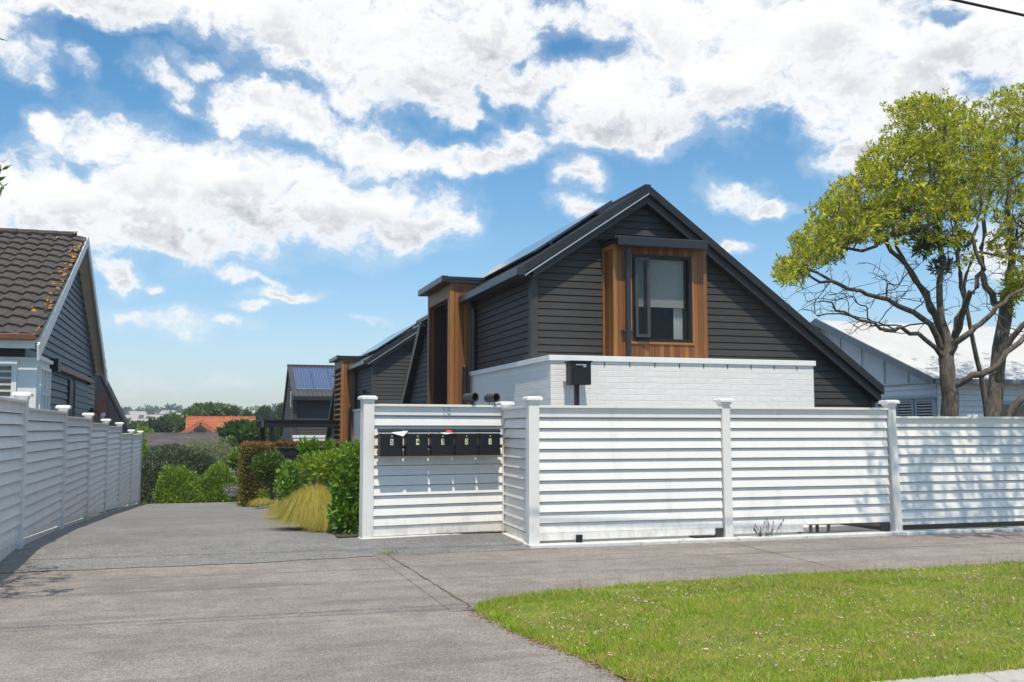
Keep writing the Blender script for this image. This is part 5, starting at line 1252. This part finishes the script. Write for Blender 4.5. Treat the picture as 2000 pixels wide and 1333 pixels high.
# garden beside the drive
G = lambda px, py, y: pnt(px, py, y)
def el(px, py, y, rx, ry, rz, n, L0, L1, wr, seed, shell=.45, up=.4): return ell_cloud(G(px, py, y), (rx, ry, rz), n, L0, L1, wr, shell, up, .18, seed)
shrub('broadleaf_shrub', 'dark glossy broad-leaved shrub against the letterbox fence post', (1.95, 14.35, 0),
      [el(688, 955, 14.45, .27, .3, .42, 1500, .07, .14, .42, 21), el(680, 1010, 14.35, .24, .3, .27, 900, .07, .14, .42, 22), el(696, 900, 14.6, .24, .35, .24, 700, .07, .13, .4, 23)], lf_gloss, 14)
shrub('lime_shrub', 'bright lime green shrub rising behind the golden grass', (2.0, 16.2, 0),
      [el(662, 912, 16.3, .42, .4, .26, 1100, .07, .13, .4, 24), el(625, 915, 16.8, .34, .35, .22, 700, .07, .12, .4, 25), el(690, 890, 16.1, .22, .3, .2, 500, .07, .12, .4, 26)], lf_lime, 10)
v1 = []
for (x, s_) in ((612, 31), (640, 32), (598, 33)):
    for j, yy_ in enumerate((872, 888, 904, 920)): v1.append(el(x + rnd.gauss(0, 3), yy_, 17.6, .09 + .03 * j, .1, .12, 170, .06, .10, .3, s_ + j * 7, .1, .9))
shrub('upright_shrub', 'shrub with two upright leafy green spires behind the lime shrub', (2.0, 17.6, 0), v1, lf_gloss, 9)
shrub('young_shrub', 'light green round-leaved shrub beside the small golden tussock', (1.75, 19, -.05), [el(578, 932, 19, .32, .35, .28, 800, .07, .12, .5, 41), el(560, 955, 18.8, .2, .2, .22, 300, .06, .10, .5, 42), el(596, 912, 19.3, .22, .25, .18, 350, .07, .11, .5, 43)], lf_gloss, 8)
t = shrub('standard_shrub', 'round dark green bush on a single bare stem', (1.75, 26.5, -.25), [el(526, 916, 26.5, .40, .42, .38, 2600, .07, .12, .45, 44)], lf_mid, 4)
MB().tube([(1.75, 26.5, -.3), (1.73, 26.5, .0), G(526, 916, 26.5)], .035, 8).build('trunk', twigm, t)
def tussock(label, base, n, Lm, wid, spreadr):
    t = thing('tussock_grass', label, 'grass clump', tuple(base), 'golden tussock clumps'); base = np.array(base, float); V = []; F = []
    a = rng.uniform(0, 2 * np.pi, n); rr = rng.random(n) ** .6; out = np.stack([np.cos(a), np.sin(a), 0 * a], 1); L = rng.uniform(.6, 1.1, n) * Lm
    side = np.stack([-np.sin(a), np.cos(a), 0 * a], 1) * wid; P0 = base + out * (rr * spreadr * .35)[:, None]; rows = []
    for t_, hz, ox in ((0, 0, 0), (.35, .42, .10), (.7, .60, .42), (1.0, .12, .80)):
        q = P0 + np.stack([0 * a, 0 * a, hz * L * (1.15 - .55 * rr)], 1) + out * (ox * L * (.30 + .55 * rr))[:, None]; w_ = (1 - t_) * .9 + .1; rows += [q - side * w_, q + side * w_]
    v = np.stack(rows, 1).reshape(-1, 3); f = np.arange(n)[:, None, None] * 8 + np.array([[0, 1, 3, 2], [2, 3, 5, 4], [4, 5, 7, 6]])[None]
    link('foliage', v, f.reshape(-1, 4), lf_tuss, t)
tussock('large golden tussock arching over the edge of the drive', (1.66, 15.7, 0), 8500, .95, .0026, .55)
tussock('golden tussock clump beside the glossy shrub', (1.82, 15.0, 0), 2200, .50, .0028, .4)
tussock('smaller golden tussock farther down the drive', (1.56, 19.6, -.2), 2400, .62, .0035, .4)
tussock('low golden tussock clump at the foot of the copper hedge', (1.75, 29.0, -.65), 1500, .42, .005, 1.0)
tag(ell_cloud and link('ground_cover', *ell_cloud((1.9, 27.5, -.2), (.5, 1.2, .12), 900, .05, .09, .5, .1, .6, .2, 77), lf_lime), 'low green ground cover beside the end of the drive', 'ground cover', kind='stuff')

# clipped copper hedges
def hedge_box(label, a, b, n, side, topm, seed):
    t = thing('clipped_hedge', label, 'hedge', ((a[0] + b[0]) / 2, (a[1] + b[1]) / 2, a[2])); g = np.random.default_rng(seed); a = np.array(a, float); b = np.array(b, float)
    P = a + (b - a) * g.random((n, 3)); ax = g.integers(0, 3, n)
    for i, (axis, lo) in enumerate(((0, True), (1, True), (0, False))): 
        m = ax == i; P[m, axis] = (a if lo else b)[axis] + g.normal(0, .03, m.sum())
    D = unit(g.normal(0, 1, (n, 3)) + np.array((-.3, -.6, .5))); U = unit(np.cross(D, g.normal(0, 1, (n, 3)))); v, f = leaf_quads(P, D, U, g.uniform(.06, .1, n), g.uniform(.03, .05, n)); link('foliage', v, f, side, t)
    m = n // 2; P = a + (b - a) * g.random((m, 3)); P[:, 2] = b[2] + g.normal(.0, .035, m); D = unit(g.normal(0, .6, (m, 3)) + np.array((0, 0, 1))); U = unit(np.cross(D, g.normal(0, 1, (m, 3)))); v, f = leaf_quads(P, D, U, g.uniform(.06, .11, m), g.uniform(.03, .05, m)); link('new_growth', v, f, topm, t)
    MB().box(a + .06, b - .06).build('branches', mat('hedge_core', (.02, .016, .01), .9), t)
hedge_box('tall clipped copper hedge block with orange top beside the drive', (1.16, 29.7, -.8), (2.0, 32, .98), 16000, lf_copper, lf_coppertop, 3)
hedge_box('long clipped copper hedge behind the black slatted fence', (2.3, 33.0, -.3), (5.0, 33.5, .98), 12000, lf_hedged, lf_coppertop, 4)
# rocks and grey clump at the bottom of the drive
def rock(c, r, seed, label):
    g = np.random.default_rng(seed); vs = []; fs = []; nu, nv = 12, 8
    for j in range(nv + 1):
        for i in range(nu):
            th = math.pi * j / nv; ph = 2 * math.pi * i / nu; d = np.array((math.sin(th) * math.cos(ph), math.sin(th) * math.sin(ph), math.cos(th)))
            k_ = 1 + .14 * math.sin(3 * ph + seed) + .1 * math.sin(5 * th + seed * 2); d = np.sign(d) * np.abs(d) ** .7; vs.append(np.array(c) + d * np.array(r) * k_)
    for j in range(nv):
        for i in range(nu): fs.append((j * nu + i, (j + 1) * nu + i, (j + 1) * nu + (i + 1) % nu, j * nu + (i + 1) % nu))
    tag(link('garden_rock', vs, fs, stone), label, 'rock', 'pale rocks at the end of the drive')
for i, (x, y, r, lb) in enumerate(((467, 961, .38, 'largest pale garden rock beside the grey plant clump'), (484, 966, .25, 'small flat pale rock at the right of the rock pair'))): rock(G(x, y, 36), (r, r * .8, r * .45), i + 2, lb)
shrub('grey_shrub', 'low grey twiggy plant clump at the end of the drive', tuple(G(455, 970, 36)), [el(455, 960, 35.7, .34, .3, .2, 900, .06, .11, .2, 51, .2, .8)], lf_grey, 6)
for i, (px_, r_, yy_, hh, lb) in enumerate(((345, .84, 41, .60, 'bright green dome shrub at the end of the drive, left of the pair'), (424, .76, 41.5, .62, 'bright green dome shrub at the end of the drive, right of the pair'))):
    c = G(px_, 950, yy_); shrub('dome_shrub', lb, (c[0], c[1], gz(c[0], c[1]) - .1), [ell_cloud((c[0], c[1], -.98), (r_, r_ * .9, 1.0), 11000, .06, .14, .42, .6, .5, .22, 60 + i), ell_cloud((c[0] + .1, c[1] - .1, -1.3), (r_ * 1.15, r_, .6), 6000, .06, .14, .42, .55, .5, .24, 66 + i)], lf_ball, 8, group='dome shrubs at the end of the drive')
c = G(350, 905, 45); shrub('grey_green_shrub', 'large spreading grey-green shrub behind the two dome shrubs', (c[0], c[1], -2.5),
     [ell_cloud((c[0] - .2, 45, -.95), (1.75, 1.3, 1.75), 20000, .09, .17, .38, .65, .3, .14, 70), ell_cloud((c[0] - 1.2, 44.4, -1.4), (1.1, 1, 1.3), 8000, .09, .17, .38, .65, .3, .14, 71), ell_cloud((c[0] + .9, 45, -.9), (1.1, 1, 1.4), 8000, .09, .17, .38, .65, .3, .14, 72)], lf_olive, 10, stemr=.03)
c = G(400, 862, 50); shrub('olive_tree', 'pale silvery olive tree behind the grey-green shrub', (c[0], 50, -3), [ell_cloud((c[0] + .1, 50, .1), (1.35, 1.2, .95), 9000, .08, .16, .2, .4, .5, .25, 73), ell_cloud((c[0] - .6, 50, -.3), (1.1, 1.2, .9), 2500, .08, .16, .2, .4, .5, .25, 74)], lf_pale, 14, 'tree', stemr=.03)
shrub('hedge_shrub', 'yellow-green shrub tight against the end of the stepped fence', (-2.7, 46, -2.4), [ell_cloud((-2.75, 47, .0), (.55, .8, 1.35), 6000, .08, .14, .35, .5, .4, .2, 75), ell_cloud((-2.3, 40.6, -1.6), (.45, .5, .4), 900, .06, .11, .35, .5, .4, .2, 76)], lf_ball, 6)
# palm-like / broad dark tree beside the orange roof
def far_tree(label, px, pyt, pyb, wpx, y, material, seed, n=1400, leaf=(.25, .5), name='background_tree', grp=None, squash=1.0):
    top = G(px, pyt, y); bot = G(px, pyb, y); s = wpx / FPX * y * 1.0; h = top[2] - bot[2]; t = thing(name, label, 'tree', (top[0], y, bot[2] - 1), grp); g = np.random.default_rng(seed); cl = []
    for i in range(7):
        cl.append(ell_cloud((top[0] + g.uniform(-.27, .27) * s, y + g.uniform(-.25, .25) * s, bot[2] + h * g.uniform(.45, .72)), (s * g.uniform(.22, .34), s * .3, h * g.uniform(.22, .32) * squash), n // 7, leaf[0], leaf[1], .6, .5, .3, .2, seed * 10 + i))
    cl.append(ell_cloud((top[0], y, bot[2] + h * .55), (s * .42, s * .4, h * .42), n // 2, leaf[0], leaf[1], .6, .6, .3, .2, seed + 99))
    v, f = merge(cl); link('crown', v, f, material, t)
    MB().tube([(top[0], y, bot[2] - 1.5), (top[0], y, bot[2] + h * .5)], [h * .06, h * .03], 8).build('trunk', twigm, t); return t
far_tree('dark spiky-leaved tree in front of the orange tiled house', 468, 826, 880, 80, 62, lf_dark, 5, 3600, (.2, .42), 'garden_tree')
far_tree('dark small tree overlapping the right end of the orange roof', 500, 828, 868, 44, 60, lf_mid, 6, 1500, (.2, .4), 'garden_tree')
far_tree('olive green bush below the dark spiky tree', 445, 858, 905, 34, 52, lf_far2, 7, 1400, (.15, .3), 'garden_tree')
far_tree('yellow-green bush between the grey roof and the hedge', 462, 885, 920, 26, 44, lf_ball, 17, 1000, (.12, .22), 'garden_tree')
# brown tiled roofs in the dip
def ridge_house(name, label, xa, xb, yf, zf, yr, zr, tile, base, wallm, rows, dormer=None):
    t = thing(name, label, 'house', ((xa + xb) / 2, yf + 1, base)); rf = MB(); N_ = rows
    for i in range(N_):
        f0, f1 = i / N_, (i + 1) / N_; y0_, y1_ = yf + (yr - yf) * f0, yf + (yr - yf) * f1; z0_, z1_ = zf + (zr - zf) * f0, zf + (zr - zf) * f1
        rf.add([(xa, y0_, z0_ + .06), (xb, y0_, z0_ + .06), (xb, y1_, z1_), (xa, y1_, z1_), (xa, y0_, z0_), (xb, y0_, z0_)], [(0, 1, 2, 3), (4, 5, 1, 0)])
    rf.add([(xa, yr, zr), (xb, yr, zr), (xb, 2 * yr - yf, zf), (xa, 2 * yr - yf, zf)], [(0, 1, 2, 3)]); rf.beam((xa, yr, zr + .04), (xb, yr, zr + .04), .3, .14); rf.build('roof', tile, t)
    w = MB(); w.prism([(xa + .3, yf + .4, base), (xa + .3, 2 * yr - yf - .4, base), (xa + .3, 2 * yr - yf - .4, zf), (xa + .3, yr, zr - .15), (xa + .3, yf + .4, zf)], (xb - xa - .6, 0, 0)); w.build('wall', wallm, t); return t
ridge_house('grey_roof_house', 'low house with a weathered grey tiled roof below the orange roof', -3.6, .9, 58, .55, 60.5, 1.18, greytile, -4, whitetrim, 8)
ridge_house('brown_roof_house', 'steep brown tiled roof showing between the olive tree and the copper hedge', .55, 2.6, 52, -1.6, 55.5, .35, browntile2, -4, soffit, 14)
# orange tiled house with a half timbered dormer
oh = ridge_house('orange_roof_house', 'house with an orange clay tiled roof and half-timbered dormer', -1.35, 4.5, 86, .4, 92, 2.5, orangetile, -5, whitetrim, 16)
d = MB(); cx0 = float(G(391, 850, 86)[0]); zb0 = float(G(391, 848, 86)[2]); hw = 1.15; zt0 = float(G(391, 828, 86)[2])
d.prism([(cx0 - hw, 86, zb0), (cx0 + hw, 86, zb0), (cx0, 86, zt0)], (0, 5, 0)); dm = d.build('dormer', whitetrim, oh)
r_ = MB(); r_.beam((cx0, 85.8, zt0 + .1), (cx0 - hw - .3, 85.8, zb0 - .05), .3, .3); r_.beam((cx0, 85.8, zt0 + .1), (cx0 + hw + .3, 85.8, zb0 - .05), .3, .3)
r_.prism([(cx0 - hw - .3, 85.7, zb0), (cx0, 85.7, zt0 + .15), (cx0, 85.7, zt0 + .3), (cx0 - hw - .45, 85.7, zb0 + .1)], (0, 6, 0)); r_.prism([(cx0 + hw + .3, 85.7, zb0), (cx0, 85.7, zt0 + .15), (cx0, 85.7, zt0 + .3), (cx0 + hw + .45, 85.7, zb0 + .1)][::-1], (0, 6, 0)); r_.build('dormer_roof', orangetile, dm)
MB().box((cx0 - .35, 85.95, zb0), (cx0 + .35, 85.99, zb0 + .65)).build('dormer_window', dimglass, dm)
tb = MB(); 
for x in (-.75, -.45, .45, .75): tb.box((cx0 + x - .04, 85.93, zb0), (cx0 + x + .04, 85.99, zb0 + max(.1, (1 - abs(x) / hw) * (zt0 - zb0) * .9)))
tb.build('timber_studs', brownwood, dm)
MB().box((-1.3, 85.2, zb0 - .55), (3.2, 87, zb0 - .1)).build('lower_roof', orangetile, oh)
# mid-distance trees
for i, (px_, a_, b_, w_, y_, m_, lb) in enumerate((
    (425, 792, 822, 88, 120, lf_far2, 'bright green rounded tree rising above the orange roof'),
    (380, 802, 850, 50, 105, lf_far2, 'light green tree left of the orange roof'),
    (350, 815, 856, 50, 100, lf_mid, 'mid green tree left of the light green tree'),
    (310, 822, 862, 56, 95, lf_far, 'dark green shrubby tree behind the end of the stepped fence'),
    (282, 840, 880, 34, 80, lf_ball, 'yellow-green tree just past the end of the stepped fence'),
    (478, 806, 836, 30, 130, lf_dark, 'dark conifer-like tree right of the bright green tree'),
    (520, 800, 850, 44, 140, lf_far, 'greyish tall tree left of the farthest charcoal house'),
    (545, 830, 880, 40, 70, lf_far2, 'light green tree seen through the pergola'),
    (553, 796, 830, 24, 150, lf_far, 'small dark tree touching the farthest charcoal house'),
    (268, 828, 858, 30, 150, lf_mid, 'round green tree at the foot of the navy building'),
    (400, 806, 835, 36, 135, lf_far, 'dark tree behind the bright green rounded tree'))):
    far_tree(lb, px_, a_, b_, w_, y_, m_, 20 + i, 2200, (y_ * .0028, y_ * .0055))
for i, px_ in enumerate((324, 338, 345)):
    y_ = 160; tp = G(px_, 812, y_); bt_ = G(px_, 838, y_); t = thing('cypress_tree', ('narrow dark cypress, leftmost of the three', 'narrow dark cypress, middle of the three', 'narrow dark cypress, rightmost of the three')[i], 'tree', (tp[0], y_, bt_[2]), 'narrow cypresses')
    v, f = ell_cloud((tp[0], y_, (tp[2] + bt_[2]) / 2), (.5, .5, (tp[2] - bt_[2]) / 2), 900, .25, .5, .4, .5, 1, .1, 80 + i); link('crown', v, f, lf_dark, t); MB().tube([(tp[0], y_, bt_[2] - 2), (tp[0], y_, tp[2] - 1)], .12, 6).build('trunk', twigm, t)
# far suburb: houses and trees on the opposite slope
whitefar = mat('pale_far_roof', (.40, .36, .34), .8)
hp = thing('distant_house', 'small pale house on the far hillside, partly behind trees', 'house', (0, 0, 0), 'pale houses on the far hillside')
MB().box((-5, -4, -3), (5, 4, 3)).build('wall', whitetrim, hp)
r_ = MB(); r_.prism([(-5.6, -4.6, 2.8), (-5.6, 4.6, 2.8), (-5.6, 0, 5.4)], (11.2, 0, 0)); r_.build('roof', whitefar, hp)
w_ = MB(); 
for x in (-3, 0, 3): w_.box((x - .7, -4.08, .2), (x + .7, -4.0, 1.6))
w_.build('window', dimglass, hp)
spots = [(300, 815, 420), (360, 812, 400), (268, 808, 450), (410, 800, 520), (330, 806, 480), (252, 816, 380), (500, 806, 480), (375, 818, 330), (285, 826, 260), (540, 812, 420)]
for i, (px_, py_2, y_) in enumerate(spots):
    o = hp if i == 0 else copy_tree(hp)
    p = G(px_, py_2, y_); o.scale = (.62, .62, .62); o.location = (p[0], y_, p[2] - 2.4); o.rotation_euler = (0, 0, rnd.uniform(-.5, .5))
tp_protos = []
for i in range(4):
    t = thing('distant_tree', 'rounded green tree on the far hillside', 'tree', (0, 0, 0), 'trees on the far hillside'); g = np.random.default_rng(300 + i)
    cl = [ell_cloud((g.uniform(-2, 2), g.uniform(-2, 2), g.uniform(4.5, 7)), (g.uniform(2, 3.4), 3, g.uniform(1.6, 2.6)), 260, .7, 1.3, .6, .5, .4, .2, 310 + i * 9 + j) for j in range(5)]
    v, f = merge(cl); link('crown', v, f, (lf_far, lf_mid, lf_far2, lf_dark)[i], t); MB().tube([(0, 0, -2), (0, 0, 5)], [.5, .25], 6).build('trunk', twigm, t); tp_protos.append(t)
def distant(px_, y_, zt_py, sc, i):
    src = tp_protos[i % 4]; first = not src.get('used'); o = src if first else copy_tree(src); src['used'] = 1
    p = G(px_, zt_py, y_); o.location = (p[0], y_, p[2] - 8.6 * sc); o.scale = (sc * rnd.uniform(.9, 1.2),) * 2 + (sc,); o.rotation_euler = (0, 0, rnd.uniform(0, 6))
ln_ = 0
for k in range(150):
    y_ = rnd.uniform(170, 620); px_ = rnd.uniform(200, 640) if k < 110 else rnd.uniform(-200, 900)
    zt = 836 - (y_ - 170) / 450 * 22 + rnd.uniform(-8, 6); distant(px_, y_, zt, rnd.uniform(.7, 1.25) * (1 if y_ > 250 else .7), k)
for j, (px_, top_) in enumerate(((296, 798), (337, 797), (262, 806), (372, 806), (510, 798), (556, 795), (240, 800))): distant(px_, 560, top_, 1.8, j + 2)
for p_ in tp_protos:
    if 'used' in p_: del p_['used']
for o_ in bpy.data.objects:
    if 'used' in o_: del o_['used']
# wooded mass carpeting the valley and the hill beyond
n = 60000; y_ = 110 + rng.random(n) ** .8 * 575; x_ = (rng.uniform(-.55, .75, n)) * y_
z_ = np.array([gz(a_, b_) for a_, b_ in zip(x_, y_)]) + rng.random(n) * 4.5
lump = 2.5 * np.sin(x_ * .11) * np.sin(y_ * .09 + 1); P = np.stack([x_, y_, z_ + np.maximum(lump, -1)], 1); D = unit(rng.normal(0, 1, (n, 3)) + np.array((0, -.3, .6))); U = unit(np.cross(D, rng.normal(0, 1, (n, 3))))
L = (1.3 + y_ * .008) * rng.uniform(.7, 1.3, n); v, f = leaf_quads(P, D, U, L, L * .7)
tag(link('distant_woodland', v, f, lf_far), 'distant green woodland filling the valley and far hill', 'woodland', kind='stuff')

# ---------------------------------------------------------------- thin summer haze
hz = MB().box((-420, -70, -14), (520, 720, 26)); hm = bpy.data.materials.new('air_haze'); hm.use_nodes = True
for nd in list(hm.node_tree.nodes):
    if nd.type == 'BSDF_PRINCIPLED': hm.node_tree.nodes.remove(nd)
pv = hm.node_tree.nodes.new('ShaderNodeVolumePrincipled'); pv.inputs['Color'].default_value = (.78, .88, 1, 1); pv.inputs['Density'].default_value = .0007; pv.inputs['Anisotropy'].default_value = .2
hm.node_tree.links.new(pv.outputs[0], [x for x in hm.node_tree.nodes if x.type == 'OUTPUT_MATERIAL'][0].inputs['Volume'])
h_ = hz.build('haze', hm); tag(h_, kind='stuff'); h_['label'] = 'thin pale haze over the far hillside'
